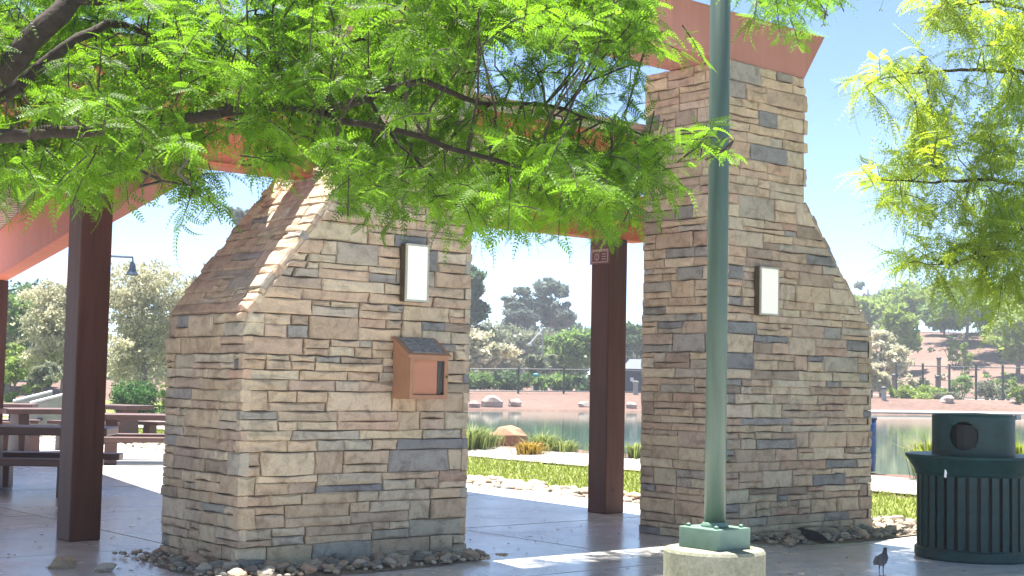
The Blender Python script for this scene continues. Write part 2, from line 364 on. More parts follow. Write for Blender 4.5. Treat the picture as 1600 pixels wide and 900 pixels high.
# concrete floor: panels with open joints over a dark bed
mb = MB(); mb.box(uv(-14, -12, -0.05), UH * 26.7, VH * 62, ZH * 0.012)
floor = mb.build('shelter_floor', M['joint']); tag(floor, kind='structure')
us = [-14, -10.5, -7, -3.5, -0.4, 2.7, 5.8, 8.9, 12.0, 12.8]
vs_ = [-12, -8, -4, -0.5, 2.6, 5.7, 8.35, 11.4, 14.6, 17.8, 21, 25, 30, 36, 43, 50]
for i in range(len(us) - 1):
    for j in range(len(vs_) - 1):
        mb = MB(); mb.box(uv(us[i] + 0.012, vs_[j] + 0.012, -0.04), UH * (us[i + 1] - us[i] - 0.024), VH * (vs_[j + 1] - vs_[j] - 0.024), ZH * (0.04 + rnd.uniform(-0.0015, 0.0015)))
        mb.build('concrete_panel', M['concrete'], floor)

# ------------------------------------------------------------------ ledgestone pillars
PAL = [((0.47, 0.355, 0.235), 6), ((0.44, 0.325, 0.22), 5), ((0.49, 0.39, 0.265), 5), ((0.41, 0.31, 0.22), 3), ((0.48, 0.395, 0.28), 3), ((0.44, 0.305, 0.21), 1.6),
       ((0.30, 0.27, 0.23), 1.4), ((0.225, 0.215, 0.20), 0.9), ((0.31, 0.235, 0.17), 1.3), ((0.38, 0.325, 0.25), 1.6)]
_pw = np.array([w for _, w in PAL]); _pw = _pw / _pw.sum()
def stone_col():
    c = np.array(PAL[rng.choice(len(PAL), p=_pw)][0]) * 1.14 * np.array([1, 1.02, 1.06]); return c * rng.uniform(0.9, 1.1) * (1 + rng.normal(0, 0.012, 3))
def stone(mb, P4, n, proud, col):
    """a rough-faced stone on the quad P4 (counter-clockwise seen from n)"""
    P4 = np.asarray(P4, float); c = P4.mean(0)
    e = [];
    for k in range(4):
        a, b_ = P4[k], P4[(k + 1) % 4]; e.append(a); e.append((a + b_) / 2 + rng.normal(0, 0.003, 3))
    e = np.array(e)
    def inset(d):
        L = np.linalg.norm(e - c, axis=1)[:, None]; return e - (e - c) / L * d
    g = rng.uniform(0.0018, 0.005)
    tilt = (e - c) @ rng.normal(0, 0.022, 3)
    tilt = np.clip(tilt, -0.012, 0.012)[:, None]
    r0 = inset(g) - n * 0.03
    r1 = inset(g + 0.001) + n * (proud - 0.012 + rng.uniform(-0.006, 0.004, (8, 1))) + n * tilt * 0.7 + rng.normal(0, 0.0022, (8, 3))
    r2 = inset(g + rng.uniform(0.008, 0.022)) + n * (proud + rng.uniform(-0.005, 0.006, (8, 1))) + n * tilt
    ct = (c + n * (proud + rng.uniform(-0.004, 0.010)))[None]
    V = np.concatenate([r0, r1, r2, ct]); F = []
    for k in range(8):
        k2 = (k + 1) % 8
        F += [(k, k2, 8 + k2, 8 + k), (8 + k, 8 + k2, 16 + k2, 16 + k), (16 + k, 16 + k2, 24)]
    mb.add(V, F, col)
def bands(z0, z1):
    out = []; z = z0
    while z < z1 - 0.07:
        h = rng.choice([rng.uniform(0.07, 0.105), rng.uniform(0.12, 0.185)], p=[0.45, 0.55])
        if z + h > z1 - 0.08: h = z1 - z
        out.append((z, z + h)); z += h
    return out
def layout(bnds, sL, sR, wmin=0.17, wmax=0.66):
    """quads in (s, z): each band is cut into stones, tall bands into uneven stacks"""
    res = []
    for bi, (a, b_) in enumerate(bnds):
        L = [sL(a, bi), sL(b_, bi)]; Rr = [sR(a, bi), sR(b_, bi)]
        x0 = max(L); x1 = min(Rr)
        if max(Rr) - min(L) < 0.05: continue
        cuts = []; x = x0 + rng.uniform(wmin, wmax) * 0.8
        while x < x1 - wmin * 0.7: cuts.append(x); x += rng.uniform(wmin, wmax) * (1.0 if b_ - a > 0.1 else 1.15)
        edges = [(L[0], L[1])] + [(k + rng.normal(0, 0.006), k + rng.normal(0, 0.006)) for k in cuts] + [(Rr[0], Rr[1])]
        for k in range(len(edges) - 1):
            (l0, l1), (r0, r1) = edges[k], edges[k + 1]
            h = b_ - a; lerp = lambda p, q, t: p + (q - p) * t
            def sub(ta, tb, fa, fb):
                q = [(lerp(lerp(l0, l1, ta), lerp(r0, r1, ta), fa), a + h * ta), (lerp(lerp(l0, l1, ta), lerp(r0, r1, ta), fb), a + h * ta),
                     (lerp(lerp(l0, l1, tb), lerp(r0, r1, tb), fb), a + h * tb), (lerp(lerp(l0, l1, tb), lerp(r0, r1, tb), fa), a + h * tb)]
                res.append(q)
            if h < 0.115 or rng.random() < 0.42: sub(0, 1, 0, 1)
            else:
                t = rng.uniform(0.36, 0.66); w = (r0 - l0)
                for ta, tb in ((0, t), (t, 1)):
                    if w > 0.36 and rng.random() < 0.5:
                        f = rng.uniform(0.3, 0.7); sub(ta, tb, 0, f); sub(ta, tb, f, 1)
                    else: sub(ta, tb, 0, 1)
    return res
NH = -VH    # the fronts look this way
def pillar(name, label, B, w, d, zs, s_in, z_in, top, mirror):
    """mirror False: the sloping shoulder is on the -U end; True: on the +U end"""
    B = np.asarray(B, float); root = thing(name, B, label, 'pillar')
    sl = lambda z: float(np.interp(z, [zs, z_in], [0, s_in]))
    if mirror: prof = [(0, 0), (w, 0), (w, zs), (w - s_in, z_in), (w - s_in, top), (0, top)]
    else: prof = [(0, 0), (w, 0), (w, top), (s_in, top), (s_in, z_in), (0, zs)]
    mb = MB(); V = [B + UH * s + ZH * z + VH * t for t in (0, d) for s, z in prof]; n = 6
    mb.add(V, [tuple(range(n)), tuple(range(2 * n - 1, n - 1, -1))] + [(k, n + k, n + (k + 1) % n, (k + 1) % n) for k in range(n)])
    mb.build('core', M['mortar'], root)
    bn = bands(0, zs) + bands(zs, z_in) + bands(z_in, top)
    E = 0.05; items = []      # (score, quad3d, normal, proud)
    def emit_face(quads, O, sx, sy, n, vis):
        for q in quads:
            P = [O + sx * s + sy * z for s, z in q]
            ar = abs((q[1][0] - q[0][0]) * (q[2][1] - q[1][1]))
            items.append((vis * ar, P, n, rng.uniform(0.028, 0.050)))
    ex = lambda bi, k: -E if bi % 2 == k else 0.0
    hid = 0.02
    if mirror:
        emit_face(layout(bn, lambda z, i: ex(i, 0), lambda z, i: w - (sl(z)) + (E if (i % 2 == 0 and z < zs) else 0)), B, UH, ZH, NH, 1.0)
        q = layout(bn, lambda z, i: 0.0, lambda z, i: d - ex(i, 1))     # inner side: s runs from the back to the front
        emit_face(q, B + VH * d, -VH, ZH, -UH, 0.75)
        bl = [k for k in bn if k[1] <= zs + 1e-6]
        emit_face(layout(bl, lambda z, i: ex(i, 1), lambda z, i: d), B + UH * w, VH, ZH, UH, hid)
        S0 = B + UH * w + ZH * zs; sd = UH * (-s_in) + ZH * (z_in - zs); SL = np.linalg.norm(sd); sd = sd / SL
        emit_face(layout(bands(0, SL), lambda z, i: -0.04, lambda z, i: d), S0, VH, sd, np.cross(VH, sd), hid)
        bu = [k for k in bn if k[0] >= z_in - 1e-6]
        emit_face(layout(bu, lambda z, i: ex(i, 1), lambda z, i: d), B + UH * (w - s_in), VH, ZH, UH, hid)
    else:
        emit_face(layout(bn, lambda z, i: sl(z) + (ex(i, 0) if z < zs else 0), lambda z, i: w + (E if i % 2 == 0 else 0)), B, UH, ZH, NH, 1.0)
        bl = [k for k in bn if k[1] <= zs + 1e-6]
        emit_face(layout(bl, lambda z, i: 0.0, lambda z, i: d - ex(i, 1)), B + VH * d, -VH, ZH, -UH, 0.8)
        S0 = B + VH * d + ZH * zs; sd = UH * s_in + ZH * (z_in - zs); SL = np.linalg.norm(sd); sd = sd / SL
        emit_face(layout(bands(0, SL), lambda z, i: 0.0, lambda z, i: d + 0.035, 0.2, 0.6), S0, -VH, sd, np.cross(-VH, sd), 0.8)
        bu = [k for k in bn if k[0] >= z_in - 1e-6]
        emit_face(layout(bu, lambda z, i: 0.0, lambda z, i: d), B + VH * d + UH * s_in, -VH, ZH, -UH, hid)
        emit_face(layout(bn, lambda z, i: ex(i, 1), lambda z, i: d), B + UH * w, VH, ZH, UH, hid)
    emit_face(layout(bn, lambda z, i: 0.0 if mirror is False else sl(z), lambda z, i: (w - sl(z)) if not mirror else w), B + UH * w + VH * d, -UH, ZH, VH, hid * 0.5)
    # what lies behind the foliage above the frame shows least
    items = [((s * (0.1 if (not mirror and np.mean([p[2] for p in P]) > 3.2) else 1)), P, n, pr) for s, P, n, pr in items]
    items.sort(key=lambda k: -k[0]); rest = MB()
    for k, (sc_, P, n, pr) in enumerate(items):
        c = stone_col()
        if k < 300 and sc_ > 0.004:
            mb = MB(); stone(mb, P, n, pr, c); mb.build('stone', M['stone'], root, center=True)
        else: stone(rest, P, n, pr, c)
    r = rest.build('stone_facing', M['stone'], root); r['kind'] = 'stuff'
    return root
LB = np.array([-2.06, 10.97, 0]); LW, LD = 2.15, 1.28
RB = np.array([2.05, 13.65, 0]); RW, RD = 2.32, 1.06
pillar('stone_pillar', 'ledgestone gate pillar with sloping shoulder and wooden notice box', LB, LW, LD, 2.0, 1.07, 3.39, 4.70, False)
pillar('stone_pillar', 'tall ledgestone gate pillar behind the green lamp pole', RB, RW, RD, 2.14, 1.12, 3.39, 4.70, True)
def front_s(B, px, py, out=0.06):
    """where the ray through a pixel meets a pillar's front plane: (s, z)"""
    d = ray(px, py); o = B + NH * out; t = ((o - EYEV) @ NH) / (d @ NH); p = EYEV + d * t
    return (p - B) @ UH, p[2]

# ------------------------------------------------------------------ wall lights, notice box
def wall_light(B, label, px0, px1, py0, py1):
    s0, z1 = front_s(B, px0, py0, 0.12); s1, z0 = front_s(B, px1, py1, 0.12)
    o = B + UH * s0 + ZH * z0 + NH * 0.05; w = s1 - s0; h = z1 - z0
    t = thing('wall_light', o, label, 'light', 'wall lights on the gate pillars')
    mb = MB(); mb.box(o + NH * 0.0, UH * w, NH * 0.07, ZH * h); mb.build('housing', M['bronze'], t, bevel=0.004)
    f = 0.018; O = o + NH * 0.07
    for nm, a, ux, uz in (('frame_bar', (0, 0), w, f), ('frame_bar', (0, h - f), w, f), ('frame_bar', (0, f), f, h - 2 * f), ('frame_bar', (w - f, f), f, h - 2 * f)):
        mb = MB(); mb.box(O + UH * a[0] + ZH * a[1], UH * ux, NH * 0.014, ZH * uz); mb.build(nm, M['pale_frame'], t)
    mb = MB(); mb.box(O + UH * f + ZH * f, UH * (w - 2 * f), NH * 0.010, ZH * (h - 2 * f)); mb.build('lit_lens', M['lamp'], t)
wall_light(LB, 'lit rectangular wall light above the notice box', 634, 668, 380, 473)
wall_light(RB, 'lit rectangular wall light on the tall pillar behind the lamp pole', 1187, 1216, 416, 494)

s0, z1 = front_s(LB, 638, 556, 0.26); s1, z0 = front_s(LB, 697, 624, 0.26)
o = LB + UH * s0 + ZH * z0 + NH * 0.045; w = s1 - s0; h = z1 - z0; D = 0.22
t = thing('notice_box', o, 'rust orange notice box with a sloping cap and glass door', 'notice box')
mb = MB(); mb.box(o, UH * 0.02, NH * D, ZH * h); mb.build('side_panel', M['rust_box'], t)
mb = MB(); mb.box(o + UH * (w - 0.02), UH * 0.02, NH * D, ZH * h); mb.build('side_panel', M['rust_box'], t)
mb = MB(); mb.box(o + UH * 0.02, UH * (w - 0.04), NH * D, ZH * 0.02); mb.build('bottom_panel', M['rust_box'], t)
mb = MB(); mb.box(o + UH * 0.02 + ZH * 0.02, UH * (w - 0.04), NH * 0.02, ZH * (h - 0.02)); mb.build('back_panel', M['rust_box'], t)
mb = MB(); rise = 0.13; q = [o + ZH * h, o + UH * w + ZH * h, o + UH * w + NH * D + ZH * h, o + NH * D + ZH * h]
mb.quad8(q + [q[0] + ZH * (rise + 0.0), q[1] + ZH * rise, q[2] + ZH * 0.004, q[3] + ZH * 0.004]); mb.build('gable_wedge', M['rust_box'], t)
mb = MB(); a = o - UH * 0.025 + NH * (D + 0.03) + ZH * (h - 0.012); sl_ = -NH * (D + 0.03) + ZH * (rise + 0.022)
mb.box(a, UH * (w + 0.05), sl_, ZH * 0.022); cap = mb.build('sloping_cap', M['rust_box'], t)
mb = MB(); mb.box(a + UH * 0.06 + sl_ * 0.12 + ZH * 0.023, UH * (w - 0.05), sl_ * 0.8, ZH * 0.006); mb.build('bitumen_patch', M['bitumen'], cap)
fw = 0.035; O = o + NH * D
door = MB(); door.box(O + UH * 0.005, UH * (w - 0.01), NH * 0.02, ZH * fw); door.box(O + UH * 0.005 + ZH * (h - fw), UH * (w - 0.01), NH * 0.02, ZH * fw)
door.box(O + UH * 0.005 + ZH * fw, UH * fw, NH * 0.02, ZH * (h - 2 * fw)); door.box(O + UH * (w - fw - 0.005) + ZH * fw, UH * fw, NH * 0.02, ZH * (h - 2 * fw))
dr = door.build('door', M['rust_box'], t)
mb = MB(); mb.box(O + UH * (fw + 0.006) + ZH * (fw + 0.001) + NH * 0.006, UH * (w - 2 * fw - 0.012), NH * 0.004, ZH * (h - 2 * fw - 0.002)); mb.build('pane', M['glass'], dr)
mb = MB(); mb.box(O + UH * (w - 0.03) + ZH * (h * 0.5) + NH * 0.021, UH * 0.014, NH * 0.012, ZH * 0.02); mb.build('latch', M['bronze'], dr)
I0 = o + NH * (D - 0.012)
mb = MB(); mb.box(I0 + UH * 0.045 + ZH * 0.04, UH * (w * 0.64), NH * 0.004, ZH * (h - 0.07)); mb.build('notice_sheet', M['paper'], t)
mb = MB(); mb.box(I0 + UH * (0.05 + w * 0.64) + ZH * 0.04, UH * (w * 0.20), NH * 0.004, ZH * (h - 0.07)); mb.build('notice_sheet', M['dark_panel'], t)

# ------------------------------------------------------------------ shelter steelwork and roof
sh = thing('picnic_shelter', uv(7, 14), 'picnic shelter with terracotta beams, brown columns and slatted roof', 'shelter')
def column(px, py, z, side=0.30, bx=True):
    p = gnd(px, py, 0)
    mb = MB(); mb.cbox(p, side, side, z); o = mb.build('column', M['column'], sh, bevel=0.012)
    return p, o
cl, _ = column(122, 843, 4.08, 0.295)
cc, cobj = column(946, 801, 3.2, 0.30)
cf = np.array([-9.62, 26.3, 0]); mb = MB(); mb.cbox(cf, 0.30, 0.30, 3.2); mb.build('column', M['column'], sh, bevel=0.012)
def beam(p, q, z0, z1, th, mat='beam', cut=None, flange=0.0):
    p = np.asarray(p, float) * [1, 1, 0]; q = np.asarray(q, float) * [1, 1, 0]; e = (q - p) / np.linalg.norm(q - p); nrm = np.cross(ZH, e)
    mb = MB(); qq = q + e * (cut or 0)
    P = [p - nrm * th / 2 + ZH * z0, q - nrm * th / 2 + ZH * z0, q + nrm * th / 2 + ZH * z0, p + nrm * th / 2 + ZH * z0,
         p - nrm * th / 2 + ZH * z1, qq - nrm * th / 2 + ZH * z1, qq + nrm * th / 2 + ZH * z1, p + nrm * th / 2 + ZH * z1]
    mb.quad8(P); o = mb.build('beam', M[mat], sh, bevel=0.01)
    if flange:
        mb = MB(); mb.box(p - nrm * (th / 2 + flange) + ZH * (z0 - 0.03), (q - p), nrm * (th + 2 * flange), ZH * 0.028); mb.build('flange', M[mat], o)
    return o
# gate beam across the pillar tops with a raking end
vg = RB @ VH
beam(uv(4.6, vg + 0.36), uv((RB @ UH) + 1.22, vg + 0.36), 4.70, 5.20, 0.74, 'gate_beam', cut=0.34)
# front beam of the left shelter, side beam going back, tie to the column in the gateway
beam(uv(-6, 10.42), uv(5.52 + 0.9, 10.42), 3.24, 4.08, 0.16, flange=0.05)
bq = np.array([-9.55, 26.2, 0]); bp = np.array([-2.75, 11.7, 0])
beam(bp, bq, 3.23, 4.06, 0.22, flange=0.03)
beam(uv(7.4, cc @ VH), uv((cc @ UH) + 0.5, cc @ VH), 3.2, 3.75, 0.24)
beam(uv(7.7, 10.40), uv(11.5, 10.40), 3.86, 4.075, 0.16)
# roofs: deck with battens below it
def deck(poly_uv, z, n0, n1, step):
    P = [uv(a, b_) for a, b_ in poly_uv]
    mb = MB(); n = len(P); V = [p + ZH * (z + 0.045) for p in P] + [p + ZH * (z + 0.10) for p in P]
    mb.add(V, [tuple(range(n - 1, -1, -1)), tuple(range(n, 2 * n))] + [(k, (k + 1) % n, n + (k + 1) % n, n + k) for k in range(n)])
    dk = mb.build('roof_deck', M['deck'], sh)
    A = np.array(poly_uv, float); v = n0
    while v < n1:
        xs_ = []
        for k in range(n):
            a, b_ = A[k], A[(k + 1) % n]
            if (a[1] > v) != (b_[1] > v): xs_.append(a[0] + (v - a[1]) / (b_[1] - a[1]) * (b_[0] - a[0]))
        if len(xs_) >= 2:
            mb = MB(); mb.box(uv(min(xs_) + 0.01, v - step * 0.29, z - 0.02), UH * (max(xs_) - min(xs_) - 0.02), VH * step * 0.58, ZH * 0.06); mb.build('roof_slat', M['slat'], dk)
        v += step
deck([(-6, 10.25), (3.0, 10.25), (3.1, 10.47), (5.8, 10.47), (6.9, 11.7), (8.4, 15.0), (8.15, 16.6), (8.75, 19.4), (10.2, 25.7), (-6, 26.4)], 4.1, 10.4, 26.3, 0.30)  # hidden edge stretched to shade the floor, front cut back to sun the shoulder
deck([(6.5, 10.5), (7.4, 10.5), (7.6, 10.25), (11.7, 10.25), (12.2, 16.8), (10.3, 16.3)], 4.1, 10.4, 16.7, 0.30)
# sign on the gateway column, a knockout hole lower down
cw = 0.15; LO = cc - UH * cw
mb = MB(); mb.box(LO + VH * -0.17 + ZH * 2.90 - UH * 0.014, VH * 0.33, UH * 0.012, ZH * 0.31); sg = mb.build('sign', M['sign'], cobj)
def bar(a, b_, z0, z1, m='sign_pale'):
    mb = MB(); mb.box(LO + VH * (-0.17 + a) + ZH * z0 - UH * 0.018, VH * (b_ - a), UH * 0.004, ZH * (z1 - z0)); mb.build('print', M[m], sg)
bar(0.02, 0.31, 3.045, 3.075); bar(0.02, 0.31, 2.915, 2.93); bar(0.02, 0.04, 2.932, 3.043); bar(0.29, 0.31, 2.932, 3.043)
for k in range(3): bar(0.06, 0.13, 2.95 + 0.03 * k, 2.963 + 0.03 * k)
mb = MB(); a_ = np.linspace(0, 2 * np.pi, 25)[:-1]; cx = LO + VH * (-0.17 + 0.21) + ZH * 2.985 - UH * 0.019
V = [cx + VH * (r * math.cos(x)) + ZH * (r * math.sin(x)) for r in (0.028, 0.044) for x in a_]
mb.add(V, [(k, (k + 1) % 24, 24 + (k + 1) % 24, 24 + k) for k in range(24)]); mb.box(cx - VH * 0.006 - ZH * 0.03, VH * 0.012, UH * 0.002, ZH * 0.06); mb.build('print', M['sign_pale'], sg)
mb = MB(); mb.lathe((0, 0, 0), [(0.018, 0), (0.018, 0.004)], 12)
mb.v[0] = np.array([cc + NH * (0.1505 + q[2]) + UH * (q[0] - 0.03) + ZH * (0.27 + q[1]) for q in mb.v[0]]); mb.build('knockout_hole', M['bin_dark'], cobj)

# ------------------------------------------------------------------ lamp pole on its pier
pc = at(1117, 800, 8.5) * [1, 1, 0]
t = thing('lamp_pole', pc, 'green steel lamp pole bolted to a round concrete pier', 'lamp pole')
mb = MB(); mb.lathe(pc, [(0.303, -0.05), (0.303, 0.515), (0.292, 0.532), (0.20, 0.538), (0.02, 0.54)], 48); mb.build('concrete_pier', M['pier'], t, smooth=False)
mb = MB(); mb.cbox(pc + ZH * 0.536, 0.302, 0.302, 0.125); mb.build('base_cover', M['green_plate'], t, bevel=0.006)
mb = MB(); mb.lathe(pc, [(0.0635, 0.655), (0.0625, 2.0), (0.061, 6.2)], 32); mb.build('pole', M['green_paint'], t, smooth=True)
mb = MB(); mb.box(pc + UH * 0.058 - VH * 0.035 + ZH * 1.06, UH * 0.012, VH * 0.07, ZH * 0.13); mb.build('handhole_cover', M['green_paint'], t, bevel=0.004)
mb = MB(); mb.lathe(pc, [(0.0635, 0.66), (0.082, 0.662), (0.082, 0.672), (0.066, 0.69)], 32, cap=False); mb.build('weld_collar', M['green_plate'], t, smooth=True)
for sx in (-1, 1):
    for sy in (-1, 1):
        mb = MB(); mb.lathe(pc + UH * sx * 0.11 + VH * sy * 0.11 + ZH * 0.660, [(0.014, 0), (0.014, 0.014), (0.006, 0.02)], 6); mb.build('bolt', M['green_plate'], t)
mb = MB(); mb.tube([pc + ZH * 6.15, pc + ZH * 6.35 + UH * 0.15, pc + ZH * 6.4 + UH * 0.5], 0.03, 8); mb.build('lamp_arm', M['green_paint'], t)
mb = MB(); mb.lathe(pc + UH * 0.62 + ZH * 6.3, [(0.20, 0), (0.19, 0.06), (0.08, 0.14)], 20); mb.build('lamp_head', M['green_paint'], t)

# ------------------------------------------------------------------ litter bin
bc = gnd(1521, 871) * [1, 1, 0]; K = bc[1] / FPX
t = thing('litter_bin', bc, 'dark green slatted steel litter bin with a round hooded lid', 'litter bin')
RBN = 0.505
mb = MB(); mb.lathe(bc, [(RBN - 0.05, 0.02), (RBN - 0.05, 0.86)], 40); mb.build('liner', M['bin_dark'], t, smooth=False)
mb = MB(); mb.lathe(bc, [(RBN - 0.03, 0.0), (RBN + 0.004, 0.0), (RBN + 0.012, 0.02), (RBN + 0.012, 0.085), (RBN - 0.006, 0.10), (RBN - 0.03, 0.10)], 64); mb.build('base_ring', M['bin'], t, smooth=False)
mb = MB(); mb.lathe(bc, [(RBN - 0.028, 0.745), (RBN + 0.002, 0.745), (RBN + 0.008, 0.775), (RBN + 0.02, 0.80), (RBN + 0.075, 0.885), (RBN + 0.092, 0.905), (RBN + 0.094, 0.925), (RBN + 0.07, 0.928), (RBN - 0.04, 0.90)], 64, cap=False); mb.build('flared_rim', M['bin'], t, smooth=True)
NS = 32
for k in range(NS):
    a = 2 * math.pi * (k + 0.35) / NS; er = np.array([math.cos(a), math.sin(a), 0]); et = np.array([-math.sin(a), math.cos(a), 0])
    mb = MB(); hw = 0.033; r0, r1 = RBN - 0.022, RBN - 0.006
    P = []
    for z in (0.095, 0.76): P += [bc + er * r0 - et * hw + ZH * z, bc + er * r0 + et * hw + ZH * z, bc + er * (r1 - 0.004) + et * hw + ZH * z, bc + er * (r1 - 0.004) - et * hw + ZH * z]
    mb.quad8(P); mb.build('slat', M['bin'], t, center=True, bevel=0.003)
# lid: short drum with a round mouth in its side
RL, z0, z1 = 0.362, 0.90, 1.295; n, mz = 120, 40; aim = math.atan2(-1, 0) - R_(31) ; ha = 0.128; hz_ = 1.10
ang = np.linspace(0, 2 * np.pi, n, endpoint=False); zz = np.linspace(z0, z1 - 0.02, mz); Vv = []; keep = []
for z in zz:
    for a in ang:
        da = (a - aim + math.pi) % (2 * math.pi) - math.pi; x = da * RL; y = z - hz_; r = math.hypot(x, y)
        if 1e-6 < r and abs(r - ha) < 0.012: x, y = x / r * ha, y / r * ha
        aa = aim + x / RL; Vv.append((bc[0] + RL * math.cos(aa), bc[1] + RL * math.sin(aa), hz_ + y))
F = []
for i in range(mz - 1):
    for k in range(n):
        k2 = (k + 1) % n; f = (i * n + k, i * n + k2, (i + 1) * n + k2, (i + 1) * n + k)
        cx_ = np.mean([Vv[q] for q in f], axis=0); a = math.atan2(cx_[1] - bc[1], cx_[0] - bc[0]); da = (a - aim + math.pi) % (2 * math.pi) - math.pi
        if math.hypot(da * RL, cx_[2] - hz_) > ha - 0.003: F.append(f)
base = len(Vv)
for r, z in ((RL - 0.008, z1 - 0.006), (RL - 0.03, z1), (0.001, z1 + 0.012)):
    for a in ang: Vv.append((bc[0] + r * math.cos(a), bc[1] + r * math.sin(a), z))
rows = [(mz - 1) * n, base, base + n, base + 2 * n]
for p_, q_ in zip(rows[:-1], rows[1:]):
    for k in range(n): F.append((p_ + k, p_ + (k + 1) % n, q_ + (k + 1) % n, q_ + k))
mb = MB(); mb.add(Vv, F); lid = mb.build('hooded_lid', M['bin'], t, smooth=True)
mb = MB(); mb.lathe(bc, [(RL - 0.006, 0.905), (RL - 0.006, 1.26)], 48, cap=False); mb.f = [f for f in mb.f]; 
mb = MB(); mb.lathe(bc, [(0.30, 0.905), (0.30, 1.2)], 32); mb.build('mouth_lining', M['bin_dark'], lid)
mb = MB(); rp = bc + np.array([RL + 0.01, -0.05, 1.25]); mb.box(rp, (0.05, 0, 0), (0, 0.04, 0), (0, 0, 0.045)); mb.build('hinge', M['grey_metal'], lid, bevel=0.008)
mb = MB(); mb.lathe(bc, [(RBN + 0.094, 0.9255), (RL + 0.02, 0.932), (RL - 0.02, 0.934)], 64, cap=False); mb.build('lid_skirt', M['bin'], t)
dp = at(1477, 738, bc[1] - 0.53); mb = MB(); mb.add([dp + np.array([r * math.cos(x) * 0.6, -0.012, r * math.sin(x)]) for x, r in zip(np.linspace(0, 6.28, 10)[:-1], (0.02, 0.014, 0.022, 0.03, 0.016, 0.02, 0.045, 0.05, 0.02))], [tuple(range(8, -1, -1))]); mb.build('bird_dropping', M['white_metal'], t)  # white bird dropping splashed on the flared rim
for a in (-2.1, -1.35, 0.4, 2.0):
    mb = MB(); mb.lathe(bc + np.array([math.cos(a) * 0.44, math.sin(a) * 0.44, 0]), [(0.03, -0.0), (0.03, 0.02)], 12); mb.build('foot', M['grey_metal'], t)

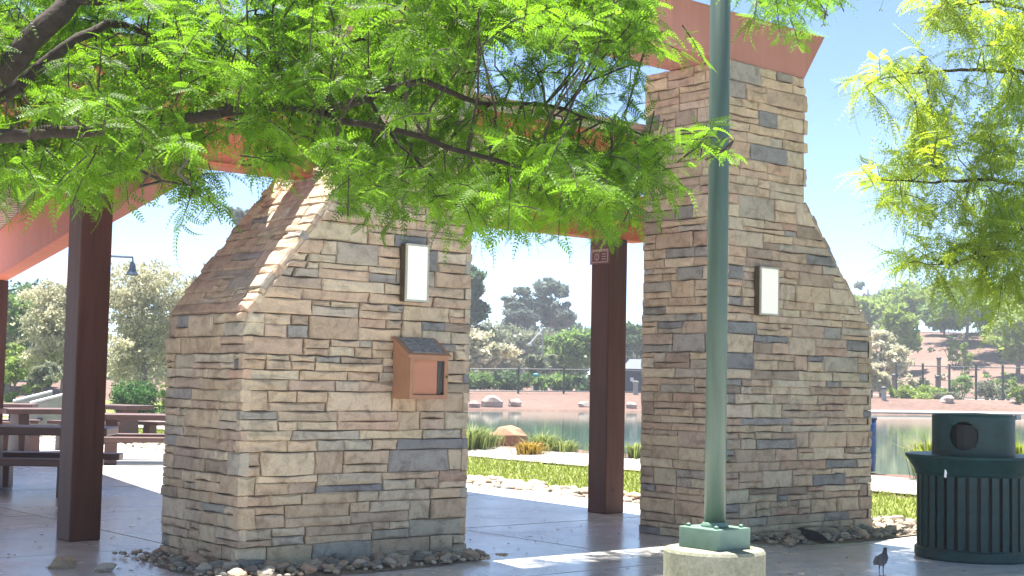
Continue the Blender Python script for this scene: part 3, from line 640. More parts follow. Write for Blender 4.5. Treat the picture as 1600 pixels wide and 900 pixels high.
# ------------------------------------------------------------------ birds
def bird(name, pos, heading, label, body_c, neck_c, s=1.0, squat=False):
    t = thing(name, pos, label, 'bird')
    H = 0.0 if not squat else -0.055
    if squat: sp = [(-0.20, .055, .016, .004), (-0.15, .065, .024, .007), (-0.09, .085, .030, .018), (-0.05, .10, .045, .040), (0.0, .115, .055, .055), (0.05, .125, .050, .052), (0.085, .145, .036, .036), (0.105, .165, .024, .024), (0.12, .18, .020, .020), (0.138, .178, .012, .012), (0.148, .175, .005, .005), (0.165, .170, .001, .001)]
    else: sp = [(-0.15, .075, .020, .004), (-0.11, .085, .026, .008), (-0.075, .10, .032, .022), (-0.03, .118, .047, .042), (0.015, .13, .053, .053), (0.05, .145, .048, .048), (0.068, .17, .035, .034), (0.073, .193, .024, .023), (0.077, .212, .0195, .019), (0.082, .226, .019, .017), (0.098, .222, .011, .010), (0.106, .219, .005, .005), (0.122, .214, .001, .001)]
    c_, s_ = math.cos(heading), math.sin(heading)
    sp = np.array(sp); ctr = np.stack([sp[:, 0], 0 * sp[:, 0], sp[:, 1] + H], 1); T = np.gradient(ctr, axis=0); T /= np.linalg.norm(T, axis=1)[:, None]
    n = 14; a = np.linspace(0, 2 * np.pi, n, endpoint=False); V = []; C = []
    for i in range(len(sp)):
        up = np.array([-T[i][2], 0, T[i][0]])
        for x in a:
            V.append(ctr[i] + np.array([0, 1, 0]) * sp[i, 2] * math.cos(x) + up * sp[i, 3] * math.sin(x))
            k = i / len(sp); f = 1 / (1 + math.exp(-(k - 0.40) * 22)); C.append(np.array(body_c) * (1 - f) + np.array(neck_c) * f)
    V = np.array(V) * s * (np.array([1, 1, 1]) if squat else np.array([0.8, 0.86, 1.08])); W = np.stack([V[:, 0] * c_ - V[:, 1] * s_, V[:, 0] * s_ + V[:, 1] * c_, V[:, 2]], 1) + np.asarray(pos)
    mb = MB(); F = [(i * n + k, i * n + (k + 1) % n, (i + 1) * n + (k + 1) % n, (i + 1) * n + k) for i in range(len(sp) - 1) for k in range(n)]
    F += [tuple(range(n - 1, -1, -1)), tuple((len(sp) - 1) * n + k for k in range(n))]
    mb.add(W, F); mb.c = [np.array(C)]
    b_ = mb.build('body', M['bird'], t, smooth=True); sm = b_.modifiers.new('sub', 'SUBSURF'); sm.levels = 1; sm.render_levels = 2
    kx, ky, kz = (1, 1, 1) if squat else (0.8, 0.86, 1.08)
    loc = lambda x, y, z: np.array([kx * x * c_ - ky * y * s_, kx * x * s_ + ky * y * c_, kz * z]) * s + np.asarray(pos)
    for y in (-1, 1):
        # folded wing
        wv = []; 
        for x, z, o_ in ((0.045, 0.15, .050), (0.03, 0.165, .050), (-0.03, 0.155, .047), (-0.11, 0.108, .028), (-0.13, 0.085, .022), (-0.06, 0.098, .046), (0.01, 0.105, .053)):
            wv.append(loc(x, y * (o_ + 0.006), z + H))
        cen = loc(-0.02, y * 0.058, 0.13 + H); mb = MB(); mb.add(wv + [cen], [(k, (k + 1) % 7, 7) if y > 0 else ((k + 1) % 7, k, 7) for k in range(7)], np.array(body_c) * 0.75)
        mb.build('wing', M['bird'], t)
        if not squat:
            mb = MB(); mb.tube([loc(0.005, y * 0.022, 0.095), loc(-0.004, y * 0.022, 0.05), loc(0.004, y * 0.022, 0.006)], [0.008 * s, 0.0042 * s, 0.0036 * s], 6)
            for dy in (-0.5, 0, 0.5): mb.tube([loc(0.004, y * 0.022, 0.005), loc(0.004 + 0.034 * math.cos(dy), y * 0.022 + 0.034 * math.sin(dy), 0.003)], [0.0032 * s, 0.0018 * s], 5)
            mb.tube([loc(0.004, y * 0.022, 0.005), loc(-0.016, y * 0.022, 0.003)], [0.003 * s, 0.0018 * s], 5)
            mb.build('leg', M['bird_leg'], t)
        e0 = sp[-4]; mb = MB(); p_ = loc(e0[0] + 0.004, y * (e0[2] - 0.002), e0[1] + 0.004 + H); mb.lathe(p_ - ZH * 0.004, [(0.0005, 0), (0.0035, 0.002), (0.0042, 0.004), (0.0035, 0.006), (0.0005, 0.008)], 8); mb.build('eye', M['eye'], t, smooth=True)
bird('pigeon', gnd(1377, 900) * [1, 1, 0], R_(-75), 'grey pigeon with dark breast standing on the concrete', (0.26, 0.25, 0.255), (0.055, 0.055, 0.065), 0.93)
bird('pigeon', at(1271, 846, 13.2) * [1, 1, 0] + [0, 0, 0.075], R_(168), 'blackish bird resting on the rock bed by the pillar', (0.022, 0.018, 0.018), (0.012, 0.010, 0.011), 0.95, True)

# ------------------------------------------------------------------ rock beds
def patch(name, pts, z, mat):
    pts = np.array(pts); c_ = pts.mean(0); n = len(pts); V = []
    for r in np.linspace(1, 0, 6)[:-1]:
        for k, p in enumerate(pts): V.append((*(c_ + (p - c_) * r)[:2], z + 0.03 * (1 - r) + rng.normal(0, 0.004)))
    V.append((*c_[:2], z + 0.035)); F = []
    for i in range(4):
        for k in range(n): F.append((i * n + k, i * n + (k + 1) % n, (i + 1) * n + (k + 1) % n, (i + 1) * n + k))
    for k in range(n): F.append((4 * n + k, 4 * n + (k + 1) % n, 5 * n))
    mb = MB(); mb.add(V, F); return tag(mb.build(name, mat, smooth=True), kind='structure')
lu, lv = LB @ UH, LB @ VH; ru, rv = RB @ UH, RB @ VH
def blob(u0, u1, v0, v1, n=40):
    out = []
    for k in range(n):
        a = 2 * math.pi * k / n; c_, s_ = math.cos(a), math.sin(a); e = 0.45
        u = (u0 + u1) / 2 + (u1 - u0) / 2 * math.copysign(abs(c_) ** e, c_); v = (v0 + v1) / 2 + (v1 - v0) / 2 * math.copysign(abs(s_) ** e, s_)
        out.append(uv(u + 0.05 * math.sin(3 * a), v + 0.05 * math.sin(5 * a + 1)))
    return out
BED_A = (lu - 0.42, lu + LW + 0.12, lv - 0.55, lv + LD + 0.05)
BED_B = (ru + 0.25, ru + RW + 1.15, rv - 0.62, rv + RD + 0.3)
patch('rock_bed', blob(*BED_A), 0.004, M['soil']); patch('rock_bed', blob(*BED_B), 0.004, M['soil'])
def rock_mesh(seed):
    r = np.random.default_rng(seed); mb = MB(); n, m = 9, 5; V = []; off = r.normal(0, 1, (3, 3))
    for i in range(m + 1):
        ph = math.pi * i / m
        for k in range(n):
            a = 2 * math.pi * k / n; d = np.array([math.sin(ph) * math.cos(a), math.sin(ph) * math.sin(a), math.cos(ph)])
            rr = 1 + 0.16 * math.sin(2.3 * d @ off[0] + 1) + 0.13 * math.sin(3.1 * d @ off[1]) + 0.06 * r.normal() * (0 < i < m); V.append(d * rr)
    V = np.array(V); V[:, 0] *= r.uniform(0.8, 1.35); V[:, 1] *= r.uniform(0.7, 1.1); V[:, 2] *= r.uniform(0.5, 0.75)
    F = [(i * n + k, (i + 1) * n + k, (i + 1) * n + (k + 1) % n, i * n + (k + 1) % n) for i in range(m) for k in range(n)]
    return V, F
RMES = [rock_mesh(s) for s in range(14)]
RCOL = [(0.36, 0.30, 0.23), (0.30, 0.25, 0.19), (0.42, 0.37, 0.30), (0.25, 0.23, 0.19), (0.38, 0.28, 0.20), (0.20, 0.19, 0.17)]
RCOL = [tuple(1.22 * x for x in c_) for c_ in RCOL]
RDATA = []
for k, (V, F) in enumerate(RMES):
    mb = MB(); mb.add(V, F, RCOL[k % 6]); o = mb.build('river_rock', M['rock']); RDATA.append(o.data); bpy.data.objects.remove(o)
RNAME = ['tan', 'brown', 'pale beige', 'grey brown', 'reddish tan', 'dark grey']
def place_rock(name, p, r, label, group, k=None):
    k = int(rng.integers(14)) if k is None else k; label = label.replace('COLOUR', ('large ' if r > 0.058 else 'small ' if r < 0.04 else '') + RNAME[k % 6])
    o = bpy.data.objects.new(name, RDATA[k]); COL.objects.link(o); o.location = tuple(p); o.scale = (r, r, r * rng.uniform(0.8, 1.1)); o.rotation_euler = (rng.normal(0, 0.2), rng.normal(0, 0.2), rng.uniform(0, 6.28))
    return tag(o, label, 'rock', group)
def in_pillar(u, v, pad=0.07):
    return (lu - pad < u < lu + LW + pad and lv - pad < v < lv + LD + pad) or (ru - pad < u < ru + RW + pad and rv - pad < v < rv + RD + pad)
def fill_bed(bed, nbig, nsmall, label, group):
    k = 0; got = []
    while k < nbig:
        u = rng.uniform(bed[0] + 0.05, bed[1] - 0.05); v = rng.uniform(bed[2] + 0.05, min(bed[3], bed[2] + 1.1)); r = rng.uniform(0.035, 0.075)
        if in_pillar(u, v, 0.03 + r * 0.6): continue
        if any((u - a) ** 2 + (v - b_) ** 2 < (0.75 * (r + c_)) ** 2 for a, b_, c_ in got): r *= 0.6
        got.append((u, v, r)); place_rock('river_rock', uv(u, v, 0.03 + r * 0.25), r, label, group); k += 1
    Vs, Cs, Fs, nb = [], [], [], 0; mb = MB()
    for _ in range(nsmall):
        u = rng.uniform(bed[0] - 0.05, bed[1] + 0.05); v = rng.uniform(bed[2] - 0.03, bed[3])
        if in_pillar(u, v, 0.02): continue
        V, F = RMES[rng.integers(14)]; a = rng.uniform(0, 6.28); ca, sa = math.cos(a), math.sin(a); r = rng.uniform(0.012, 0.028)
        W = np.stack([V[:, 0] * ca - V[:, 1] * sa, V[:, 0] * sa + V[:, 1] * ca, V[:, 2]], 1) * r + uv(u, v, 0.025 + r * 0.3); mb.add(W, F, RCOL[rng.integers(6)])
    o = mb.build('pebbles', M['rock']); tag(o, 'small tan pebbles filling the rock bed' + (' under the notice box pillar' if bed is BED_A else ' beside the litter bin'), 'pebbles', kind='stuff')
fill_bed(BED_A, 130, 900, 'COLOUR river rock in the bed round the notice box pillar', 'rocks round the notice box pillar')
fill_bed(BED_B, 120, 900, 'COLOUR river rock in the bed between lamp pole and litter bin', 'rocks between lamp pole and litter bin')
place_rock('river_rock', gnd(98, 888) + [0, 0, 0.03], 0.10, 'lone flat brown rock lying on the concrete by the brown column', None, 4)
place_rock('river_rock', gnd(163, 893) + [0, 0, 0.03], 0.085, 'lone rounded grey rock on the concrete near the rock bed', None, 2)
# cobble strip between floor and lawn
mb = MB()
for _ in range(2600):
    u = rng.uniform(12.85, 14.0); v = rng.uniform(-14, 34); V, F = RMES[rng.integers(14)]; r = rng.uniform(0.04, 0.10); a = rng.uniform(0, 6.28); ca, sa = math.cos(a), math.sin(a)
    W = np.stack([V[:, 0] * ca - V[:, 1] * sa, V[:, 0] * sa + V[:, 1] * ca, V[:, 2]], 1) * r + uv(u, v, -0.05 + r * 0.3); mb.add(W, F, np.array(RCOL[rng.integers(6)]) * 1.15)
tag(mb.build('cobble_strip', M['rock'], smooth=True), 'strip of tan cobbles between concrete floor and lawn', 'cobbles', kind='stuff')
# grass blades on the near lawn
n = 46000; u = rng.uniform(14.05, 16.5, n); v = rng.uniform(-14, 36, n); P = UH * u[:, None] + VH * v[:, None]; P[:, 2] = terr(P[:, 0], P[:, 1]) + 0.02
a = rng.uniform(0, 6.28, n); w = np.stack([np.cos(a), np.sin(a), 0 * a], 1) * 0.012; h = np.stack([rng.normal(0, .03, n), rng.normal(0, .03, n), rng.uniform(0.03, 0.08, n)], 1)
V = np.stack([P - w, P + w, P + h], 1).reshape(-1, 3); Q = np.arange(3 * n).reshape(-1, 3)
tag(np_mesh('grass_blades', V, Q, M['grass'], tint=np.repeat(rng.random(n), 3)), 'short bright grass of the lawn strip beside the pond path', 'grass', kind='stuff')

# ------------------------------------------------------------------ picnic tables
def picnic_table(ctr, yaw, label):
    t = thing('picnic_table', ctr, label, 'picnic table', 'concrete picnic tables under the shelter'); ctr = np.asarray(ctr, float)
    ax = np.array([math.cos(yaw), math.sin(yaw), 0]); ay = np.array([-math.sin(yaw), math.cos(yaw), 0])
    mb = MB(); mb.cbox(ctr + ZH * 0.72, 1.9, 0.86, 0.10, ax, ay); mb.build('table_top', M['table'], t, bevel=0.015)
    def slab(c, w0, w1, th, z, name):
        P = []
        for zz, w_ in ((0.0, w0), (z, w1)):
            for sx, sy in ((-1, -1), (1, -1), (1, 1), (-1, 1)): P.append(c + ax * sx * th / 2 + ay * sy * w_ / 2 + ZH * zz)
        mb = MB(); mb.quad8(P); mb.build(name, M['table'], t, bevel=0.012)
    for sx in (-0.55, 0.55): slab(ctr + ax * sx, 0.62, 0.46, 0.20, 0.72, 'pedestal')
    for sy in (-0.72, 0.72):
        c = ctr + ay * sy; mb = MB(); mb.cbox(c + ZH * 0.37, 1.9, 0.32, 0.085, ax, ay); mb.build('bench_seat', M['table'], t, bevel=0.012)
        for sx in (-0.55, 0.55): slab(c + ax * sx, 0.26, 0.22, 0.20, 0.37, 'bench_leg')
picnic_table(gnd(52, 768) * [1, 1, 0], R_(6), 'brown concrete picnic table half hidden by the nearest brown column')
picnic_table(gnd(74, 706) * [1, 1, 0], R_(38), 'brown concrete picnic table standing before the grey boxes')
picnic_table(gnd(224, 722) * [1, 1, 0], R_(16), 'brown concrete picnic table standing before the round green shrub')
picnic_table(gnd(-20, 690) * [1, 1, 0], R_(10), 'brown concrete picnic table farthest back under the shelter roof')
picnic_table(gnd(168, 690) * [1, 1, 0], R_(-30), 'brown concrete picnic table directly behind the nearest brown column')

# ------------------------------------------------------------------ leafy crowns for the background
def rand_rot(n):
    q = rng.normal(size=(n, 4)); q /= np.linalg.norm(q, axis=1)[:, None]; w, x, y, z = q.T
    return np.stack([np.stack([1 - 2 * (y * y + z * z), 2 * (x * y - z * w), 2 * (x * z + y * w)], 1), np.stack([2 * (x * y + z * w), 1 - 2 * (x * x + z * z), 2 * (y * z - x * w)], 1), np.stack([2 * (x * z - y * w), 2 * (y * z + x * w), 1 - 2 * (x * x + y * y)], 1)], 1)
LEAFQ = np.array([(-0.5, 0, 0), (0, -0.22, 0.05), (0.5, 0, 0), (0, 0.22, 0.05)])
def scatter(P, size, rot=None):
    n = len(P); Rm = rand_rot(n) if rot is None else rot; V = np.einsum('nij,kj->nki', Rm, LEAFQ) * (size[:, None, None] if np.ndim(size) else size) + P[:, None]
    return V.reshape(-1, 3), np.arange(4 * n).reshape(-1, 4)
def crown_points(ells, n, clump):
    """clumps of leaves near the surfaces of ellipsoids; ells: (cx, cy, cz, rx, ry, rz)"""
    ells = np.array(ells, float); wt = ells[:, 3] * ells[:, 5]; wt /= wt.sum(); k = max(4, n // 45)
    e = ells[rng.choice(len(ells), k, p=wt)]; d = rng.normal(size=(k, 3)); d /= np.linalg.norm(d, axis=1)[:, None]
    r = rng.uniform(0.35, 1.05, k) ** 0.6; C = e[:, :3] + d * r[:, None] * e[:, 3:]
    ci = rng.integers(k, size=n); P = C[ci] + rng.normal(size=(n, 3)) * clump * np.array([1, 1, 0.6])
    return P, np.clip(0.5 + 0.35 * rng.normal(size=k)[ci] + 0.2 * rng.normal(size=n), 0, 1)
def tree(name, label, xc, ytop, Y, wpx, mat, ybase=None, style='round', n=2600, leaf=None, trunk='bark_pale', cat='tree', group='trees beyond the pond', trunk_h=0.35):
    p = at(xc, 600, Y); X = p[0]; zb = float(terr(X, Y)) - 0.05
    if ybase is not None: zb = min(zb, at(xc, ybase, Y)[2]) if False else zb
    zt = at(xc, ytop, Y)[2]; H = max(zt - zb, 0.5); W = wpx * Y / FPX
    t = thing(name, (X, Y, zb), label, cat, group); b_ = np.array([X, Y, zb]); leaf = leaf or max(0.12, Y * 0.0042); n = int(n * 1.7)
    ells = []; cl_ = W * 0.055
    if style == 'round':
        for k in range(7): ells.append((X + rng.normal(0, W * 0.2), Y + rng.normal(0, W * 0.2), zb + H * rng.uniform(trunk_h + 0.22, 0.78), W * rng.uniform(0.2, 0.32), W * rng.uniform(0.2, 0.32), H * rng.uniform(0.14, 0.24)))
        ells.append((X, Y, zb + H * 0.62, W * 0.42, W * 0.42, H * 0.33))
    elif style == 'low':
        for k in range(6): ells.append((X + rng.normal(0, W * 0.22), Y + rng.normal(0, W * 0.15), zb + H * rng.uniform(0.35, 0.6), W * rng.uniform(0.18, 0.28), W * 0.22, H * rng.uniform(0.3, 0.4)))
        ells.append((X, Y, zb + H * 0.48, W * 0.42, W * 0.35, H * 0.46))
    elif style == 'full':
        for k in range(12): ells.append((X + rng.normal(0, W * 0.24), Y + rng.normal(0, W * 0.2), zb + H * rng.uniform(0.15, 0.82), W * rng.uniform(0.18, 0.3), W * 0.25, H * rng.uniform(0.10, 0.2)))
    elif style == 'pine':
        for k in range(22):
            f = rng.uniform(0.32, 1.0); a = rng.uniform(0, 6.28); rr = W * 0.5 * (1.08 - f) ** 0.55 * rng.uniform(0.25, 1.0)
            ells.append((X + rr * math.cos(a), Y + rr * math.sin(a), zb + H * f, W * rng.uniform(0.09, 0.17), W * 0.13, H * rng.uniform(0.025, 0.05)))
        cl_ = W * 0.03
    P, tint = crown_points(ells, n, cl_); P[:, 2] = np.clip(P[:, 2], zb + 0.05, zt + H * 0.03)
    V, Q = scatter(P, leaf * rng.uniform(0.6, 1.4, len(P))); np_mesh('crown', V, Q, M[mat], t, np.repeat(tint, 4))
    mb = MB()
    if style in ('low',):
        for k in range(5): mb.tube([b_ + [rng.normal(0, W * .1), 0, -0.05], b_ + [rng.normal(0, W * 0.25), rng.normal(0, W * 0.2), H * 0.7]], [0.03 + W * .008, 0.01], 5)
    else:
        r = max(0.05, H * 0.022); mb.tube([b_ - ZH * 0.2, b_ + [W * 0.02, 0, H * 0.3], b_ + [W * -0.02, 0, H * 0.62], b_ + [0, 0, H * 0.93]], [r * 1.3, r, r * 0.6, r * 0.2], 7)
        for k in range(8):
            f = rng.uniform(0.28, 0.75); a = rng.uniform(0, 6.28); q = rng.uniform(0.2, 0.42) * W; mb.tube([b_ + ZH * H * f, b_ + [q * 0.5 * math.cos(a), q * 0.5 * math.sin(a), H * (f + 0.10)], b_ + [q * math.cos(a), q * math.sin(a), H * min(0.93, f + 0.17)]], [r * 0.5, r * 0.35, r * 0.1], 5)
    mb.build('trunk', M[trunk], t)
    return t
# seen through the gateway
tree('conifer_tree', 'dark ragged conifer rising behind the cream flowering tree', 732, 412, 110, 100, 'f_dark', style='pine', n=5200)
tree('pine_tree', 'grey green pine with layered boughs and a bare left side', 815, 446, 150, 100, 'f_pine', style='pine', n=4200)
tree('pine_tree', 'tallest grey green pine with flat spreading boughs', 860, 440, 152, 100, 'f_pine', style='pine', n=5200)
tree('broad_tree', 'wide olive grey tree standing below the two pines', 788, 505, 132, 125, 'f_grey', n=4200)
tree('flowering_tree', 'cream flowering tree leaning over the far pond fence', 750, 515, 98, 90, 'f_cream', n=2600)
tree('leafy_tree', 'light green leafy tree behind the fence beside the gateway column', 892, 510, 104, 100, 'f_mid', n=3000)
tree('small_tree', 'small silvery sapling beside the teal post', 838, 548, 95, 42, 'f_grey', n=900)
tree('broad_tree', 'dark bluish tree standing over the dark kiosk', 995, 495, 125, 90, 'f_dark', n=2600)
for xc, yt, Y, w, mt in ((700, 490, 175, 140, 'f_dark'), (765, 500, 170, 130, 'f_grey'), (838, 505, 178, 130, 'f_pine'), (905, 500, 172, 140, 'f_dark'), (965, 500, 176, 130, 'f_grey'), (1040, 515, 175, 110, 'f_dark'), (1110, 535, 178, 110, 'f_mid'), (640, 535, 178, 120, 'f_dark'), (1190, 530, 180, 120, 'f_mid'), (1270, 520, 182, 120, 'f_mid'), (1330, 508, 190, 110, 'f_mid')):
    tree('distant_tree', {'f_dark': 'dark green', 'f_grey': 'olive grey', 'f_pine': 'bluish grey', 'f_mid': 'mid green'}[mt] + ' distant tree in the row beyond the pond fence', xc, yt, Y, w, mt, style='full', n=2400, group='row of distant trees')
for xc, yt, w, mt in ((745, 582, 75, 'f_mid'), (800, 580, 80, 'f_dark'), (870, 584, 70, 'f_mid'), (915, 584, 60, 'f_dark')):
    tree('hedge_shrub', ('light' if mt == 'f_mid' else 'dark') + ' green rounded shrub in the row just behind the pond fence', xc, yt, 92 + rng.uniform(-1, 1), w, mt, style='low', n=900, cat='shrub', group='shrubs behind the pond fence')
# on the slope
G = 'trees on the gravel slope'
tree('far_tree', 'tall hazy grey tree on the crest of the slope', 1378, 436, 195, 62, 'f_pine', style='full', n=2000, group=G)
tree('slope_tree', 'yellow green tree low on the slope beside the pillar', 1348, 462, 160, 75, 'f_bright', n=1800, group=G, trunk_h=0.1)
tree('mesquite_tree', 'wide domed light green mesquite on the crest of the slope', 1432, 440, 162, 115, 'f_bright', n=4200, group=G, trunk_h=0.1)
tree('mesquite_tree', 'light green mesquite with a leaning trunk beside yellow bushes', 1510, 432, 142, 115, 'f_bright', n=4200, group=G)
tree('mesquite_tree', 'grey green mesquite with a dark forked trunk on the bank', 1562, 440, 132, 125, 'f_mid', n=4200, group=G, trunk='bark')
tree('mesquite_tree', 'light green mesquite at the far end of the bank', 1660, 440, 145, 130, 'f_bright', n=3000, group=G)
for lab, xc, yt, Y, w, mt in (('rounded bright mesquite low on the slope beside the cream shrub', 1408, 470, 128, 70, 'f_bright'), ('rounded green mesquite halfway up the slope', 1475, 462, 150, 90, 'f_mid'), ('bright mesquite standing above the clipped shrubs', 1590, 455, 120, 120, 'f_bright'), ('spreading mesquite behind the grey green one', 1535, 445, 155, 110, 'f_bright'), ('dusty mesquite on the crest behind the bright dome', 1470, 448, 172, 110, 'f_grey')):
    tree('mesquite_tree', lab, xc, yt, Y, w, mt, n=3000, group=G, trunk_h=0.12)
tree('flowering_tree', 'pale cream flowering shrub tree close against the pillar', 1378, 505, 103, 70, 'f_cream', n=2400, group=G, trunk_h=0.05)
tree('flowering_tree', 'small pale flowering shrub at the pond edge by the pillar', 1362, 565, 92, 40, 'f_cream', n=1200, group=G, trunk_h=0.05)
S = 'shrubs on the gravel slope'
for lab, xc, yt, Y, w, mt in (('low bright green spreading shrub beside the pond fence', 1412, 601, 92, 48, 'f_bright'), ('wide bright green spreading shrub beside the grey one', 1445, 603, 91, 62, 'f_bright'), ('low grey green shrub at the end of the bright shrubs', 1484, 614, 90, 50, 'f_grey'),
        ('clipped green shrub in front of the footpath', 1503, 578, 101, 42, 'f_mid'), ('clipped green shrub farther along the footpath', 1563, 580, 100, 42, 'f_mid'), ('long low silver shrub behind the fence', 1545, 596, 97, 70, 'f_grey'),
        ('yellow green bush below the mesquite trees', 1492, 522, 128, 30, 'f_bright'), ('small yellow bush above the footpath', 1508, 532, 122, 28, 'f_bright'), ('dry pale bush behind the fence', 1425, 582, 99, 34, 'f_cream'), ('small grey bush beside the dry one', 1443, 586, 98, 26, 'f_grey'),
        ('dusty green bush at the foot of the crest', 1390, 495, 140, 42, 'f_grey'), ('small yellow green bush beside the litter bin', 1598, 592, 89, 34, 'f_bright')):
    tree('slope_shrub', lab, xc, yt, Y, w, mt, style='low', n=900, cat='shrub', group=S, leaf=0.22)
k = 0
while k < 26:
    px_ = rng.uniform(1370, 1620); Yq = rng.uniform(93, 150)
    tree('scrub_bush', ('small grey', 'small green', 'small straw coloured')[k % 3] + ' scrub bush dotted on the gravel slope', px_, float(proj(np.array([at(px_, 600, Yq)[0], Yq, float(terr(at(px_, 600, Yq)[0], Yq)) + rng.uniform(0.35, 0.9)]))[0][1]), Yq, rng.uniform(9, 22), ('f_grey', 'f_mid', 'f_cream')[k % 3], style='low', n=160, cat='bush', group='scrub dotted on the slope', leaf=0.2); k += 1
n = 420; P = np.stack([rng.uniform(-5.5, 6.0, n), rng.uniform(9.5, 15.5, n), np.full(n, 0.006)], 1); a = rng.uniform(0, 6.28, n); cs = np.stack([np.cos(a), np.sin(a), 0 * a], 1); sn = np.stack([-np.sin(a), np.cos(a), 0 * a], 1)
L0 = rng.uniform(0.008, 0.028, (n, 1)); W0 = L0 * 0.35; V = np.stack([P - cs * L0, P - sn * W0 + ZH * 0.004, P + cs * L0, P + sn * W0 + ZH * 0.006], 1).reshape(-1, 3)
tag(np_mesh('leaf_litter', V, np.arange(4 * n).reshape(-1, 4), M['reed_y'], tint=np.repeat(rng.random(n), 4)), 'dry fallen leaflets scattered over the concrete floor', 'leaf litter', kind='stuff')
# behind the picnic tables
L_ = 'trees behind the picnic tables'
tree('evergreen_tree', 'dark evergreen behind the cream flowering trees', 48, 425, 80, 150, 'f_dark', n=5200, group=L_, trunk_h=0.05)
tree('leafy_tree', 'fresh green leafy tree beside the dark evergreen', 12, 442, 70, 80, 'f_mid', n=2600, group=L_, trunk_h=0.05)
tree('leafy_tree', 'low yellow green tree under the dark evergreen', 22, 535, 62, 60, 'f_bright', n=1500, group=L_, trunk_h=0.02)
tree('flowering_tree', 'cream flowering tree half hidden by the nearest brown column', 98, 425, 58, 115, 'f_cream', n=9000, group=L_, trunk_h=0.1, leaf=0.16)
tree('flowering_tree', 'tall cream flowering tree between brown column and stone pillar', 222, 398, 60, 135, 'f_cream', n=14000, group=L_, trunk_h=0.0, leaf=0.16)
tree('broad_tree', 'grey green tree peeping over the stone pillar shoulder', 315, 405, 95, 100, 'f_grey', n=2600, group=L_, trunk_h=0.05)
tree('pine_tree', 'thin dark pine top showing above the stone shoulder', 365, 330, 120, 70, 'f_pine', style='pine', n=2600, group=L_)
tree('olive_tree', 'pale trunked small tree behind the grey boxes', 66, 560, 55, 50, 'f_grey', n=900, group=L_)
tree('evergreen_tree', 'dark evergreen standing behind the stone pillar', 300, 470, 75, 120, 'f_dark', n=2600, group=L_, trunk_h=0.02)
for xc in (-60, 30, 130, 230, 330, 430): tree('distant_tree', 'dark distant tree far behind the picnic tables', xc, 520 + rng.uniform(-15, 15), 130 + rng.uniform(-5, 5), 140, 'f_dark', style='full', n=1500, group='distant trees behind the tables')
tree('round_shrub', 'round dark green shrub beyond the picnic tables', 212, 590, 42, 92, 'f_shrub', style='low', n=4200, cat='shrub', group='round shrubs', leaf=0.09)
tree('round_shrub', 'small yellow green shrub beside the round dark one', 262, 592, 44, 40, 'f_bright', style='low', n=1200, cat='shrub', group='round shrubs', leaf=0.09)

# reeds and grasses on the near shore
def tuft(px, py, label, mat, h, spread, n=260):
    p = gnd(px, py, 0.13); p[2] = float(terr(p[0], p[1])) - 0.02
    t = thing('grass_clump', p, label, 'grass clump', 'grass clumps on the near shore')
    a = rng.uniform(0, 6.28, n); r0 = np.abs(rng.normal(0, spread * 0.3, n)); B0 = p + np.stack([r0 * np.cos(a), r0 * np.sin(a), 0 * a], 1)
    out = np.stack([np.cos(a), np.sin(a), 0 * a], 1); hh = h * rng.uniform(0.6, 1.1, n)[:, None]; ln = rng.uniform(0.15, 0.75, n)[:, None] * h
    mid = B0 + out * ln * 0.4 + ZH * hh * 0.7; tip = B0 + out * ln * 1.1 + ZH * hh * rng.uniform(0.7, 1.05, n)[:, None]
    w = np.stack([-np.sin(a), np.cos(a), 0 * a], 1) * 0.012
    V = np.stack([B0 - w, B0 + w, mid + w, mid - w, mid - w, mid + w, tip + w * .1, tip - w * .1], 1).reshape(-1, 3); Q = np.arange(8 * n).reshape(-1, 4)
    np_mesh('blades', V, Q, M[mat], t, np.repeat(rng.random(n), 8))['kind'] = 'stuff'
tuft(736, 702, 'tall pale green reed clump beside the notice box pillar', 'reed', 0.55, 0.8, 420)
tuft(756, 700, 'pale reed clump near the orange boulder', 'reed', 0.4, 0.6)
tuft(828, 710, 'yellow grass clump in front of the orange boulder', 'reed_y', 0.30, 0.5, 300)
tuft(848, 706, 'green reed clump beside the yellow grass', 'reed', 0.42, 0.5)
tuft(880, 708, 'green reed clump between yellow grass and column', 'reed', 0.3, 0.7)
tuft(992, 718, 'dark green reed clump between column and tall pillar', 'reed', 0.34, 0.4)
tuft(1592, 752, 'bright yellow green grass clump behind the litter bin', 'grass', 0.9, 0.6, 300)
tuft(1452, 752, 'yellow green grass clump at the left of the litter bin', 'grass', 0.75, 0.4, 200)
def boulder(px, py, Y, r, label, mat, k):
    p = at(px, py, Y); V, F = RMES[k]; z = max(float(terr(p[0], p[1])), WZ - 0.05); mb = MB(); mb.add(V * r * np.array([1, 1, 1.25]) + np.array([p[0], p[1], z + r * 0.35]), F); o = mb.build('boulder', M[mat], smooth=False, center='base'); tag(o, label, 'boulder', 'boulders on the pond shore')
boulder(798, 694, 30.5, 0.34, 'orange boulder on the near shore behind yellow grass', 'boulder', 3)
boulder(770, 628, 74.5, 0.5, 'pointed pale boulder on the far shore', 'boulder_pale', 5)
boulder(742, 632, 73, 0.36, 'small pale boulder on the far shore by the fence post', 'boulder_pale', 2)
boulder(804, 628, 76, 0.42, 'grey boulder on the far shore below the dark fence post', 'boulder_pale', 8)
boulder(912, 632, 77, 0.3, 'low dark boulder on the far shore beside the column', 'boulder_pale', 9)
boulder(986, 632, 77, 0.33, 'low boulder on the far shore between column and pillar', 'boulder_pale', 10)
boulder(1480, 630, 88, 0.4, 'small boulder on the far bank gravel', 'boulder_pale', 4)
